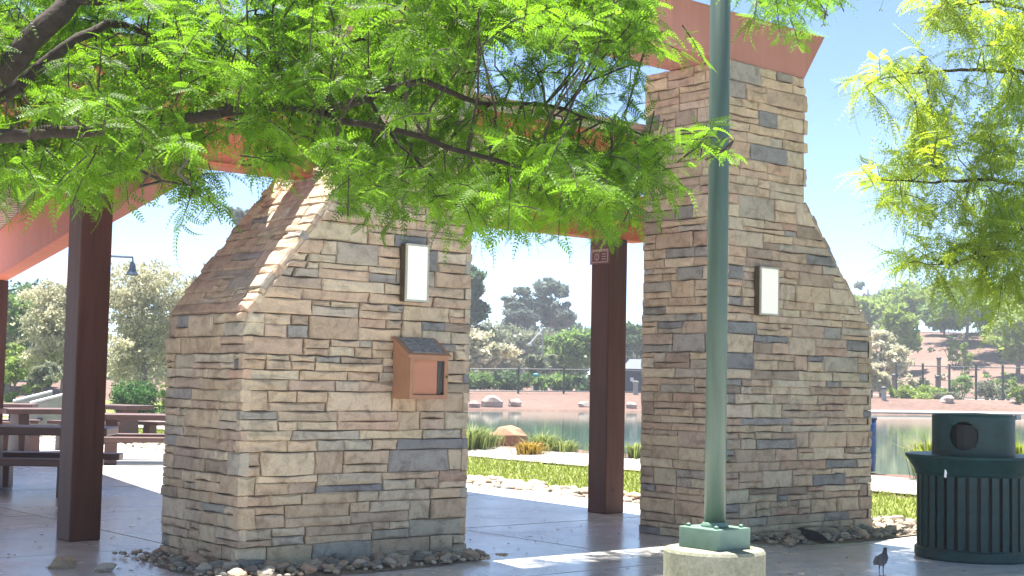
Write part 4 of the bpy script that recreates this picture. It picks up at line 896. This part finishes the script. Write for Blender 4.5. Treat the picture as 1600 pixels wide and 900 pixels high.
# far-shore kerb
def kerb(pts, label):
    mb = MB(); pts = np.array(pts, float); q = pts + [0, 1.3]
    for k in range(len(pts) - 1):
        a, b_ = pts[k], pts[k + 1]; c_, d_ = q[k + 1], q[k]
        mb.quad8([(*a, -0.3), (*b_, -0.3), (*c_, -0.3), (*d_, -0.3), (*a, 0.20), (*b_, 0.20), (*c_, 0.30), (*d_, 0.30)])
    o = mb.build('kerb', M['path'], center='base'); tag(o, kind='structure')
kerb([(16, 78), (24, 83.2), (34, 85.4), (45, 86.4), (75, 84.4)], '')

# ------------------------------------------------------------------ fences and poles by the pond
def fence(name, pts, h, label, step, pick=0.35):
    pts = [np.array([*p, float(terr(*p))]) for p in pts]; t = thing(name, pts[0], label, 'fence'); P = []
    for a, b_ in zip(pts[:-1], pts[1:]):
        n = max(1, int(round(np.linalg.norm((b_ - a)[:2]) / step)))
        P += [a + (b_ - a) * k / n for k in range(n)]
    P.append(pts[-1])
    for p in P: p[2] = float(terr(p[0], p[1]))
    for p in P:
        mb = MB(); mb.box(p - [0.06, 0.06, 0.1], (0.12, 0, 0), (0, 0.12, 0), (0, 0, h + 0.2)); mb.build('post', M['iron'], t, center='base')
    pk = MB()
    for a, b_ in zip(P[:-1], P[1:]):
        for z in (0.15, h - 0.08):
            mb = MB(); mb.tube([a + ZH * z, b_ + ZH * z], 0.035, 4); mb.build('rail', M['iron'], t)
        L = np.linalg.norm(b_ - a); n = int(L / pick)
        for k in range(1, n):
            c_ = a + (b_ - a) * k / n; pk.box(c_ + [-0.009, -0.009, 0.12], (0.018, 0, 0), (0, 0.018, 0), (0, 0, h - 0.17))
    if pk.n: pk.build('picket', M['iron'], t)['kind'] = 'stuff'
fence('iron_fence', [(-9, 83), (-2.5, 84.5), (0.5, 85), (6, 86), (12, 88)], 1.55, 'dark iron fence between far pond shore and trees', 3.2)
fence('iron_fence', [(26.0, 95), (33, 94.5), (44, 93.5)], 2.3, 'open dark fence along the foot of the gravel slope', 1.95, 5)
def pole(px, y0, y1, Y, r, label, mat, name='post', cat='post'):
    a = at(px, y1, Y); a[2] = float(terr(a[0], a[1])) - 0.1; b_ = at(px, y0, Y); b_[0] = a[0]; t = thing(name, a, label, cat); mb = MB(); mb.tube([a, b_], [r, r * 0.9], 8); mb.build('shaft', M[mat], t)
    return t, a, b_
t, a, b_ = pole(847, 512, 608, 96, 0.07, 'pale light pole with a slanting arm beyond the fence', 'grey_metal', 'light_pole', 'light pole')
mb = MB(); mb.tube([b_ - ZH * 0.05, b_ + [-0.85, 0, -1.05]], 0.06, 6); mb.build('arm', M['white_metal'], t)
mb = MB(); mb.cbox(b_ + [-0.88, 0, -1.25], 0.3, 0.16, 0.18, np.array([1., 0, 0]), np.array([0, 1., 0])); mb.build('lamp_head', M['white_metal'], t, bevel=0.03)
t, a, b_ = pole(837, 586, 612, 93, 0.2, 'short teal post beside the silvery sapling', 'teal')
mb = MB(); mb.lathe(b_ - ZH * 0.02, [(0.22, 0), (0.22, 0.08), (0.05, 0.14)], 10); mb.build('cap', M['teal'], t)
for px, y0, Y, lab in ((1381, 608, 88, 'squat grey bollard at the pond edge by the pillar'), (1397, 588, 98, 'short brown bollard behind the squat grey one'), (1467, 561, 108, 'dark bollard beside the footpath on the slope'), (1465, 590, 97, 'short dark bollard behind the bright shrubs')):
    t, a, b_ = pole(px, y0, 630, Y, 0.17, lab, 'box_grey' if px == 1381 else 'bark_pale', 'bollard', 'bollard')
    mb = MB(); mb.lathe(b_ - ZH * 0.02, [(0.20, 0), (0.20, 0.12), (0.06, 0.2)], 10); mb.build('cap', M['kiosk'], t)
# far light poles on the crest
for px, y0 in ((1356, 452), (1394, 448)): 
    t, a, b_ = pole(px, y0, 520, 185, 0.12, 'thin pale pole on the crest among the trees', 'grey_metal', 'light_pole', 'light pole'); t['group'] = 'thin poles on the crest'
# kiosk and bollard seen between column and pillar
p = at(994, 605, 92); zb = float(terr(p[0], 92)); t = thing('kiosk', (p[0], 92, zb), 'dark park kiosk with a pale hipped roof', 'kiosk'); K0 = np.array([p[0], 92, zb]); EX, EY = np.array([1., 0, 0]), np.array([0, 1., 0])
mb = MB(); mb.cbox(K0, 1.7, 1.5, 1.55, EX, EY); w_ = mb.build('wall', M['kiosk'], t)
mb = MB(); mb.cbox(K0 + [-0.35, -0.76, 0.75], 0.22, 0.02, 0.25, EX, EY); mb.build('window', M['white_metal'], t)
mb = MB(); q = [K0 + EX * sx * 1.0 + EY * sy * 0.9 + ZH * 1.56 for sx, sy in ((-1, -1), (1, -1), (1, 1), (-1, 1))]; q2 = [K0 + EX * sx * 0.45 + EY * sy * 0.3 + ZH * 2.2 for sx, sy in ((-1, -1), (1, -1), (1, 1), (-1, 1))]
mb.quad8(q + q2); mb.build('roof', M['blue_metal'], t)
t, a, b_ = pole(993, 598, 615, 86.5, 0.16, 'pale bollard in front of the dark kiosk', 'box_grey', 'bollard', 'bollard')
mb = MB(); mb.lathe(b_ - ZH * 0.02, [(0.19, 0), (0.19, 0.1), (0.06, 0.16)], 10); mb.build('cap', M['box_grey'], t)

# ------------------------------------------------------------------ blue barrel behind the tall pillar
p = gnd(1343, 751) * [1, 1, 0]; p[2] = float(terr(p[0], p[1])) + 0.03; t = thing('blue_barrel', p, 'blue recycling barrel half hidden behind the tall pillar', 'barrel')
mb = MB(); mb.lathe(p, [(0.24, 0), (0.25, 0.02), (0.265, 0.25), (0.255, 0.27), (0.265, 0.29), (0.27, 0.55), (0.26, 0.57), (0.27, 0.59), (0.262, 0.84)], 28); mb.build('drum', M['blue'], t, smooth=True)
mb = MB(); mb.lathe(p, [(0.275, 0.84), (0.278, 0.87), (0.26, 0.885), (0.02, 0.90)], 28); mb.build('lid', M['kiosk'], t)

# ------------------------------------------------------------------ grey boxes, car, bell lamp behind the tables
def sloped_box(px, Y, label):
    p = at(px, 640, Y); p[2] = float(terr(p[0], p[1])); t = thing('concrete_box', p, label, 'concrete box', 'concrete boxes behind the tables')
    ax = np.array([math.cos(0.35), math.sin(0.35), 0]); ay = np.array([-math.sin(0.35), math.cos(0.35), 0]); P = []
    for sx, sy in ((-1, -1), (1, -1), (1, 1), (-1, 1)): P.append(p + ax * sx * 0.55 + ay * sy * 0.4)
    tp = [P[0] * 1 + ZH * 0.72 + ax * 0.06, P[1] + ZH * 1.0 - ax * 0.06, P[2] + ZH * 1.0 - ax * 0.06, P[3] + ZH * 0.72 + ax * 0.06]
    mb = MB(); mb.quad8(P + tp); mb.build('body', M['box_grey'], t, bevel=0.02)
    mb = MB(); mb.quad8([q + ZH * 0.003 for q in tp] + [q + ZH * 0.06 for q in tp]); mb.build('lid', M['white_metal'], t, bevel=0.01)
    mb = MB(); mb.lathe(p - ay * 0.405 + ax * -0.25 + ZH * 0.32, [(0.07, 0), (0.07, 0.06)], 12); mb.build('fitting', M['kiosk'], t)
sloped_box(50, 38, 'grey concrete box with sloping white lid farther from the column'); sloped_box(78, 36.5, 'grey concrete box with sloping white lid next to the column')
p = at(33, 612, 82); p[2] = float(terr(p[0], p[1])); t = thing('parked_car', p, 'small blue car parked far beyond the lawn', 'car'); X3 = np.array([1., 0, 0]); Y3 = np.array([0, 1., 0])
mb = MB(); prof = [(-1.9, .3), (1.9, .3), (1.95, .7), (1.2, .85), (-1.1, .9), (-1.95, .8)]; V = [p + X3 * a + ZH * z + Y3 * y for y in (-.8, .8) for a, z in prof]
mb.add(V, [tuple(range(6)), tuple(range(11, 5, -1))] + [(k, 6 + k, 6 + (k + 1) % 6, (k + 1) % 6) for k in range(6)]); mb.build('body', M['car_blue'], t, bevel=0.05)
mb = MB(); mb.quad8([p + X3 * a + Y3 * y + ZH * .86 for a, y in ((-1.2, -.72), (1.1, -.72), (1.1, .72), (-1.2, .72))] + [p + X3 * a + Y3 * y + ZH * 1.4 for a, y in ((-.8, -.6), (.5, -.6), (.5, .6), (-.8, .6))]); mb.build('cabin', M['kiosk'], t, bevel=0.04)
for a in (-1.2, 1.2):
    for y in (-.82, .82):
        mb = MB(); c_ = p + X3 * a + Y3 * y + ZH * .31; mb.tube([c_ - Y3 * .1, c_ + Y3 * .1], 0.31, 14); mb.build('wheel', M['tyre'], t)
# bell lamp: its post stands behind the brown column
pp_ = at(150, 640, 45); pp_[2] = float(terr(pp_[0], 45)); top = at(150, 398, 45)[2]; t = thing('bell_lamp', pp_, 'slate blue bell shaped lamp hanging from a thin arm', 'street lamp')
mb = MB(); mb.tube([pp_, np.array([pp_[0], 45, top])], [0.07, 0.05], 8); mb.build('post', M['blue_metal'], t)
tipx = at(208, 402, 45); mb = MB(); mb.tube([np.array([pp_[0], 45, top - 0.03]), tipx], 0.04, 6); mb.build('arm', M['blue_metal'], t)
b0 = at(206.5, 430, 45); mb = MB(); mb.lathe(b0, [(0.20, 0), (0.19, 0.03), (0.14, 0.12), (0.10, 0.22), (0.105, 0.30), (0.08, 0.38), (0.03, 0.44), (0.02, tipx[2] - b0[2])], 18); mb.build('bell_shade', M['blue_metal'], t, smooth=True)
pole(207, 444, 640, 63, 0.06, 'thin slate post standing behind the flowering tree', 'blue_metal')

# ------------------------------------------------------------------ the two shade trees
def leaf_template(pairs, L, ll, lw, droop, ang=62):
    Vs = []; 
    for i in range(pairs):
        f = (i + 0.8) / pairs; x = L * f; z = -droop * f * f * L; sz = (0.72 + 0.28 * math.sin(math.pi * min(1, f * 0.9 + 0.1))) * (1 - 0.35 * max(0, f - 0.7) / 0.3)
        for s in (-1, 1):
            a = R_(ang - 14 * f); d = np.array([math.cos(a), s * math.sin(a), -0.12]); pz = np.array([-d[1], d[0], 0]); b0 = np.array([x, 0, z]); l = ll * sz; w = lw * sz
            Vs += [b0, b0 + d * l * 0.5 - pz * w / 2, b0 + d * l, b0 + d * l * 0.5 + pz * w / 2]
    n = 6; rw = 0.0011
    for i in range(n):
        for f, s in ((i / n, -1), (i / n, 1), ((i + 1) / n, 1), ((i + 1) / n, -1)): Vs.append((L * f, s * rw, -droop * f * f * L + 0.0005))
    return np.array(Vs, float)
def frames(dirs, upj):
    """rotation matrices whose x axis is dirs and whose z axis is near up, rolled by upj"""
    x = dirs / np.linalg.norm(dirs, axis=1)[:, None]; up = np.tile(ZH, (len(x), 1)) + upj
    y = np.cross(up, x); y /= np.linalg.norm(y, axis=1)[:, None] + 1e-9; z = np.cross(x, y)
    return np.stack([x, y, z], 2)
def in_poly(poly, P):
    poly = np.array(poly, float); ins = np.zeros(len(P), bool); n = len(poly)
    for i in range(n):
        a, c_ = poly[i], poly[(i + 1) % n]; cond = (a[1] > P[:, 1]) != (c_[1] > P[:, 1])
        ins ^= cond & (P[:, 0] < a[0] + (P[:, 1] - a[1]) / ((c_[1] - a[1]) if abs(c_[1] - a[1]) > 1e-9 else 1e-9) * (c_[0] - a[0]))
    return ins
def sample_poly(poly, n, holes=()):
    poly = np.array(poly, float); lo, hi = poly.min(0), poly.max(0); out = np.zeros((0, 2))
    while len(out) < n:
        P = rng.uniform(lo, hi, (n * 3, 2)); P = P[in_poly(poly, P)]
        for hx, hy, hr in holes: P = P[np.hypot(P[:, 0] - hx, P[:, 1] - hy) > hr]
        out = np.concatenate([out, P])
    return out[:n]
def grow(name, label, base, fork, limbs, sprays, overhead, leafmat, tpl, bark, nsep, group):
    """limbs: (points, r0, r1); sprays: anchor points (n,3) with twig length and leaf scale; overhead: the same for the crown above the frame"""
    t = thing(name, base, label, 'tree', group)
    mb = MB(); b0 = np.asarray(base, float); f0 = np.asarray(fork, float); m1 = (b0 + f0) / 2 + [0.08, 0.05, 0]
    mb.tube([b0 - ZH * 0.1, b0 + ZH * 0.15, m1, f0, f0 + (f0 - m1) * 0.3], [0.24, 0.19, 0.16, 0.15, 0.11], 12); mb.build('trunk', M[bark], t, smooth=True)
    SK = []; SKr = []
    for pts, r0, r1 in limbs:
        pts = np.asarray(pts, float); d = np.concatenate([[0], np.cumsum(np.linalg.norm(np.diff(pts, axis=0), axis=1))]); ts = np.linspace(0, d[-1], max(4, int(d[-1] / 0.09)))
        C = np.stack([np.interp(ts, d, pts[:, k]) for k in range(3)], 1)
        for _ in range(2): C[1:-1] = (C[:-2] + 2 * C[1:-1] + C[2:]) / 4
        C[1:-1] += rng.normal(0, 0.006, (len(C) - 2, 3)); rr = np.linspace(r0, r1, len(C))
        mb = MB(); mb.tube(C, rr, 8 if r0 > 0.02 else 5); mb.build('branch', M[bark], t, smooth=True); SK.append(C); SKr.append(rr)
    SK = np.concatenate(SK); tw = MB(); LP, LD_, LS, LT = [], [], [], []
    def spray(A, tl_, sc, conn):
        dd = np.linalg.norm(SK - A, axis=1); j = int(dd.argmin()); S0 = SK[j]; v = A - S0; L = np.linalg.norm(v)
        d = v / (L + 1e-6) + rng.normal(0, 0.45, 3) + [0, 0, -0.15]; d /= np.linalg.norm(d)
        p0 = A - d * tl_ * 0.5; p1 = A; p2 = A + d * tl_ * 0.5 + [0, 0, -0.12 * tl_]
        if conn and L < conn and rng.random() < 0.13: tw.tube([S0, (S0 + p0) / 2 + rng.normal(0, 0.04, 3), p0, p1, p2], np.array([0.0075, 0.006, 0.0045, 0.0032, 0.0015]) * (sc ** 0.5), 3, False)
        else: tw.tube([p0, p1, p2], np.array([0.004, 0.003, 0.0012]) * sc ** 0.5, 3, False)
        m = int(round(tl_ / (0.0165 * sc)))
        side = 1; tb = np.clip(rng.normal(0.5, 0.38), 0, 1); lat = np.cross(d, ZH); lat /= np.linalg.norm(lat) + 1e-6
        for q in range(m):
            f = (q + rng.random()) / m; P = (p0 * (1 - f) * (1 - f) + 2 * p1 * f * (1 - f) + p2 * f * f); side = -side
            g = d * rng.uniform(0.25, 0.9) + lat * side * rng.uniform(0.5, 1.1) + np.array([0, 0, rng.uniform(-0.75, 0.2)]) + rng.normal(0, 0.2, 3)
            LP.append(P); LD_.append(g); LS.append(sc * rng.uniform(0.75, 1.2)); LT.append(np.clip(tb + rng.normal(0, 0.16), 0, 1))
    vis = []
    for A, tl_, sc, conn in sprays: spray(A, tl_, sc, conn)
    nvis = len(LP)
    for A, tl_, sc, conn in overhead: spray(A, tl_, sc, conn)
    LP = np.array(LP); LD_ = np.array(LD_); LS = np.array(LS); LT = np.array(LT)
    Rm = frames(LD_, rng.normal(0, 0.75, (len(LP), 3)))
    pr = proj(LP[:nvis]); okv = np.where((pr[:, 0] > 0) & (pr[:, 0] < 1600) & (pr[:, 1] > 0) & (pr[:, 1] < 900))[0]
    sep = rng.choice(okv, min(nsep, len(okv)), replace=False); org = np.array(base, float)
    meshes = []
    for tp in tpl:
        me_o = np_mesh('leaf', tp + org, np.arange(len(tp)).reshape(-1, 4), M[leafmat], t, np.full(len(tp), 0.55)); meshes.append(me_o.data); bpy.data.objects.remove(me_o)
    for k in sep:
        o = bpy.data.objects.new('leaf', meshes[rng.integers(len(tpl))]); COL.objects.link(o); o.parent = t
        Mx = Matrix(Rm[k].tolist()).to_4x4(); o.matrix_local = Matrix.Translation((LP[k] - org).tolist()) @ Mx @ Matrix.Scale(float(LS[k]), 4)
    mask = np.ones(len(LP), bool); mask[sep] = False; idx = np.where(mask)[0]; ti = rng.integers(len(tpl), size=len(idx)); VV, TT = [], []
    for k, tp in enumerate(tpl):
        ix = idx[ti == k]; W = np.einsum('nij,kj->nki', Rm[ix], tp) * LS[ix][:, None, None] + LP[ix][:, None]; VV.append(W.reshape(-1, 3)); TT.append(np.repeat(LT[ix], len(tp)))
    VV = np.concatenate(VV); o = np_mesh('crown', VV, np.arange(len(VV)).reshape(-1, 4), M[leafmat], t, np.concatenate(TT)); o['kind'] = 'stuff'
    o = tw.build('twigs', M[bark], t); o['kind'] = 'stuff'
    print(name, 'leaves', len(LP), 'quads', len(VV) // 4)
    return t
TPL = [leaf_template(p_, l_, 0.0205, 0.0082, dr, an) for p_, l_, dr, an in ((9, 0.10, 0.15, 62), (8, 0.088, 0.45, 68), (10, 0.115, 0.8, 56), (7, 0.075, 0.3, 64))]
Y0 = 6.0
def limb(px, Ys): return [at(x, y, Yq) for (x, y), Yq in zip(px, Ys)]
fork = np.array([-4.0, 5.9, 2.05])
LIMBS = [
 (np.array([fork, *limb([(-60, 165), (16, 100), (60, 48), (115, 0), (190, -90), (330, -220)], [5.9, 5.9, 5.95, 6.0, 6.2, 6.6])]), 0.10, 0.022),
 (np.array([fork, *limb([(-60, 190), (0, 149), (27, 136), (93, 77), (128, 53), (173, 31), (240, 50), (320, 110)], [5.9, 6.0, 6.0, 6.05, 6.1, 6.2, 6.4, 6.6])]), 0.06, 0.010),
 (np.array([fork - [0, 0, 0.15], *limb([(-60, 205), (0, 213), (60, 215), (110, 205), (200, 192), (317, 184), (358, 169), (439, 163), (500, 174), (577, 153)], [5.8, 5.8, 5.8, 5.85, 5.95, 6.05, 6.1, 6.15, 6.2, 6.25])]), 0.042, 0.020),
 (limb([(577, 153), (617, 123), (663, 120), (715, 153), (755, 163), (850, 158), (940, 190)], [6.25, 6.3, 6.3, 6.3, 6.35, 6.4, 6.5]), 0.019, 0.006),
 (limb([(500, 174), (551, 199), (602, 202), (704, 225), (755, 250), (791, 253), (900, 290), (970, 315)], [6.2, 6.2, 6.2, 6.15, 6.1, 6.1, 6.1, 6.1]), 0.018, 0.006),
 (limb([(566, 41), (602, 87), (628, 112), (617, 123)], [6.4, 6.35, 6.3, 6.3]), 0.006, 0.008),
 (np.array([*limb([(115, 0), (286, 0), (327, 20), (373, 41), (424, 72), (490, 87), (566, 60)], [6.0, 6.3, 6.4, 6.4, 6.4, 6.4, 6.4])]), 0.022, 0.008),
 (limb([(330, -220), (520, -120), (640, -50), (709, 0), (755, 18), (786, 31), (827, 41), (930, 60), (1010, 70)], [6.6, 6.6, 6.6, 6.6, 6.6, 6.6, 6.6, 6.7, 6.8]), 0.022, 0.006),
 (limb([(123, 77), (153, 92), (194, 107), (250, 150)], [6.1, 6.1, 6.1, 6.1]), 0.014, 0.006),
 (limb([(153, 200), (153, 220), (179, 255), (215, 286), (300, 290)], [5.9, 5.9, 5.9, 5.9, 5.9]), 0.011, 0.004),
 (limb([(30, 137), (45, 170), (70, 200)], [6.0, 5.95, 5.85]), 0.007, 0.005),
 (limb([(577, 153), (640, 250), (700, 300)], [6.25, 6.2, 6.1]), 0.009, 0.004),
 (limb([(439, 163), (470, 220), (560, 270)], [6.15, 6.1, 6.1]), 0.009, 0.004),
 (limb([(827, 41), (960, -20), (1150, -60), (1230, -10), (1290, 20)], [6.6, 6.7, 6.8, 6.9, 7.0]), 0.012, 0.004),
 (limb([(940, 190), (1010, 215), (1080, 225), (1130, 235)], [6.5, 6.5, 6.4, 6.4]), 0.007, 0.003),
]
HOLES = [(203, 42, 26), (365, 6, 18), (22, 176, 26), (185, 92, 24), (40, 95, 14), (378, 226, 30), (30, 290, 24), (1050, 30, 40)]
MAIN = [(-60, -50), (1000, -50), (1000, 45), (900, 55), (735, 50), (728, 110), (740, 170), (800, 205), (900, 215), (1010, 222), (1040, 205), (1070, 225), (1050, 255), (1025, 295), (985, 325), (930, 335), (850, 332), (770, 335), (700, 330), (640, 322), (560, 316), (528, 300), (505, 235), (440, 222), (415, 250), (400, 215), (345, 190), (325, 235), (290, 262), (230, 268), (150, 290), (60, 285), (-60, 300)]
BOUGHS = [[(0, 115), (16, 100), (60, 48), (115, 0)], [(0, 149), (27, 136), (93, 77), (128, 53), (173, 31)], [(0, 213), (60, 215), (110, 205)], [(500, 174), (577, 153), (617, 123), (663, 120), (715, 153)], [(500, 174), (551, 199), (602, 202), (704, 225), (791, 253)]]
def near_bough(q):
    best = 1e9
    for b_ in BOUGHS:
        for a, c_ in zip(b_[:-1], b_[1:]):
            a = np.array(a, float); e = np.array(c_, float) - a; t_ = np.clip(((q - a) @ e) / (e @ e), 0, 1); best = min(best, np.linalg.norm(q - a - t_ * e))
    return best
sp = []
def add(poly, n, tl_, sc, Ymu, Ysd, conn=1.2):
    for q in sample_poly(poly, n, HOLES):
        Yq = float(np.clip(rng.normal(Ymu, Ysd), 4.6, 8.6))
        if near_bough(q) < 30: Yq = 6.75 + abs(rng.normal(0, 0.35))
        sp.append((at(q[0], q[1], Yq), tl_ * rng.uniform(0.7, 1.2), sc, conn))
add([(700, -40), (1015, -40), (1015, 80), (900, 70), (700, 30)], 110, 0.24, 1.0, 6.5, 0.4)
add(MAIN, 1350, 0.25, 1.0, 6.3, 0.55)
add([(740, 60), (1000, 55), (1010, 215), (800, 205), (740, 160)], 62, 0.20, 0.95, 6.6, 0.4)
add([(760, 215), (1000, 225), (1030, 290), (960, 330), (780, 315)], 60, 0.24, 1.0, 6.1, 0.4)
add([(1060, 195), (1135, 215), (1130, 245), (1060, 240)], 8, 0.18, 0.95, 6.4, 0.15)
add([(1155, -40), (1320, -40), (1300, 25), (1240, 50), (1165, 5)], 30, 0.22, 1.0, 7.0, 0.3)
add([(275, 265), (340, 265), (330, 315), (295, 310)], 10, 0.2, 0.95, 5.9, 0.1)
add([(395, 235), (450, 225), (445, 265), (410, 270)], 8, 0.2, 0.95, 5.9, 0.2)
add([(990, 40), (1080, 30), (1085, 70), (1010, 90)], 10, 0.2, 0.95, 6.6, 0.2)
oh = []
while len(oh) < 110:
    P = np.array([rng.uniform(-6.5, 4.2), rng.uniform(3.2, 12.6), rng.uniform(3.0, 6.8)]); c_ = np.array([-2.6, 6.6, 4.2])
    if ((P - c_) / [3.4, 2.6, 2.0]) @ ((P - c_) / [3.4, 2.6, 2.0]) > 1: continue
    x, y, _ = proj(P)[0]
    if (-150 < x < 1750 and y > -130): continue
    if P[1] > 10.2 and P[2] < 5.7: continue
    oh.append((P, 0.5, 1.9, 0))
OVL = [(np.array([fork, (-3.2, 6.4, 3.3), (-2.2, 7.0, 4.4), (-1.2, 7.4, 5.2)]), 0.09, 0.02), (np.array([fork, (-3.8, 5.3, 3.4), (-2.8, 4.8, 4.4), (-1.6, 4.8, 4.8)]), 0.08, 0.015), (np.array([fork, (-4.6, 6.8, 3.4), (-4.8, 7.6, 4.6)]), 0.07, 0.015)]
grow('shade_tree', 'big locust tree whose leafy boughs hang across the stone gate', (-4.25, 5.8, -0.01), fork, LIMBS + OVL, sp, oh, 'leaf', TPL, 'bark', 290, None)

TPL2 = [leaf_template(10, 0.15, 0.027, 0.0095, dr, an) for dr, an in ((0.5, 52), (0.9, 48), (1.3, 45))]
sp = []; HOLES = []
fork2 = np.array([8.3, 16.0, 2.2])
LIMBS2 = [
 (np.array([fork2, (7.6, 16.0, 4.0), *limb([(1600, 110), (1490, 110), (1420, 115), (1350, 130)], [16, 15.9, 15.8, 15.7])]), 0.07, 0.006),
 (np.array([fork2, *limb([(1660, 300), (1540, 280), (1450, 285), (1370, 280)], [16.2, 16, 15.8, 15.6])]), 0.06, 0.006),
 (np.array([fork2, (7.8, 16.0, 5.0), *limb([(1620, 20), (1540, 0), (1460, 20)], [16.2, 16, 15.8])]), 0.07, 0.008),
 (np.array([fork2, *limb([(1670, 400), (1560, 395), (1470, 415), (1420, 410)], [16, 15.8, 15.6, 15.5])]), 0.04, 0.004),
 (np.array([fork2, (9.0, 16.2, 4.4), (9.4, 16.6, 6.4)]), 0.08, 0.02), (np.array([fork2, (7.4, 15.0, 4.6), (6.2, 13.9, 6.0), (4.0, 13.5, 6.5), (1.0, 13.3, 6.5)]), 0.09, 0.015), (np.array([fork2, (8.6, 14.6, 4.4), (8.4, 13.2, 6.0)]), 0.07, 0.02)]  # the long limb over the gate is added, unseen, for the shading sprays
def add2(poly, n, tl_=0.52, sc=1.7, Ymu=15.9, Ysd=0.45):
    for q in sample_poly(poly, n, ()):
        Yq = float(np.clip(rng.normal(Ymu, Ysd), 15.0, 17.2)); sp.append((at(q[0], q[1], Yq), tl_ * rng.uniform(0.7, 1.2), sc, 1.6))
add2([(1500, -50), (1650, -50), (1650, 440), (1590, 440), (1530, 400), (1480, 330), (1450, 290), (1470, 210), (1470, 120), (1490, 60)], 150)
add2([(1335, 115), (1440, 75), (1480, 130), (1440, 190), (1350, 155)], 22, 0.44)
add2([(1340, 262), (1450, 235), (1470, 330), (1390, 320)], 24, 0.44)
add2([(1395, 380), (1470, 350), (1500, 420), (1430, 430)], 12, 0.4)
add2([(1420, 385), (1600, 370), (1640, 450), (1570, 470), (1500, 455), (1440, 415)], 44, 0.44)
add2([(1440, -40), (1520, -40), (1500, 40), (1450, 30)], 14)
add2([(1430, 180), (1490, 160), (1480, 260), (1420, 240)], 14)
oh = []
while len(oh) < 300:
    P = np.array([rng.uniform(5, 13), rng.uniform(12, 19.5), rng.uniform(2.8, 7.5)]); c_ = np.array([9.4, 15.6, 5.0])
    if ((P - c_) / [3.2, 3.2, 2.4]) @ ((P - c_) / [3.2, 3.2, 2.4]) > 1: continue
    x, y, _ = proj(P)[0]
    if x < 1720 and y > -120: continue
    oh.append((P, 0.55, 2.0, 0))
k = 0
while k < 620:  # unseen sprays above the gate, added to shade the foreground floor
    d_ = rng.normal(size=3); d_ /= np.linalg.norm(d_); P = np.array([3.4, 13.2, 6.4]) + d_ * rng.random() ** 0.4 * np.array([3.7, 1.7, 1.0])
    if proj(P)[0][1] > -130: continue
    oh.append((P, 0.6, 3.0, 0)); k += 1
grow('shade_tree', 'yellow green feathery mesquite leaning in above the litter bin', (8.5, 16.1, -0.02), fork2, LIMBS2, sp, oh, 'leaf2', TPL2, 'bark', 200, None)

# ------------------------------------------------------------------ haze
hm = bpy.data.materials.new('pale_haze'); hm.use_nodes = True; nt = hm.node_tree; nt.nodes.clear()
out = nt.nodes.new('ShaderNodeOutputMaterial'); pv = nt.nodes.new('ShaderNodeVolumePrincipled'); pv.inputs['Density'].default_value = 0.0010; pv.inputs['Color'].default_value = (0.86, 0.93, 1.0, 1); pv.inputs['Anisotropy'].default_value = 0.2
nt.links.new(pv.outputs[0], out.inputs['Volume'])
mb = MB(); mb.box((-440, -80, -2.0), (880, 0, 0), (0, 620, 0), (0, 0, 23)); tag(mb.build('haze', hm), kind='stuff')
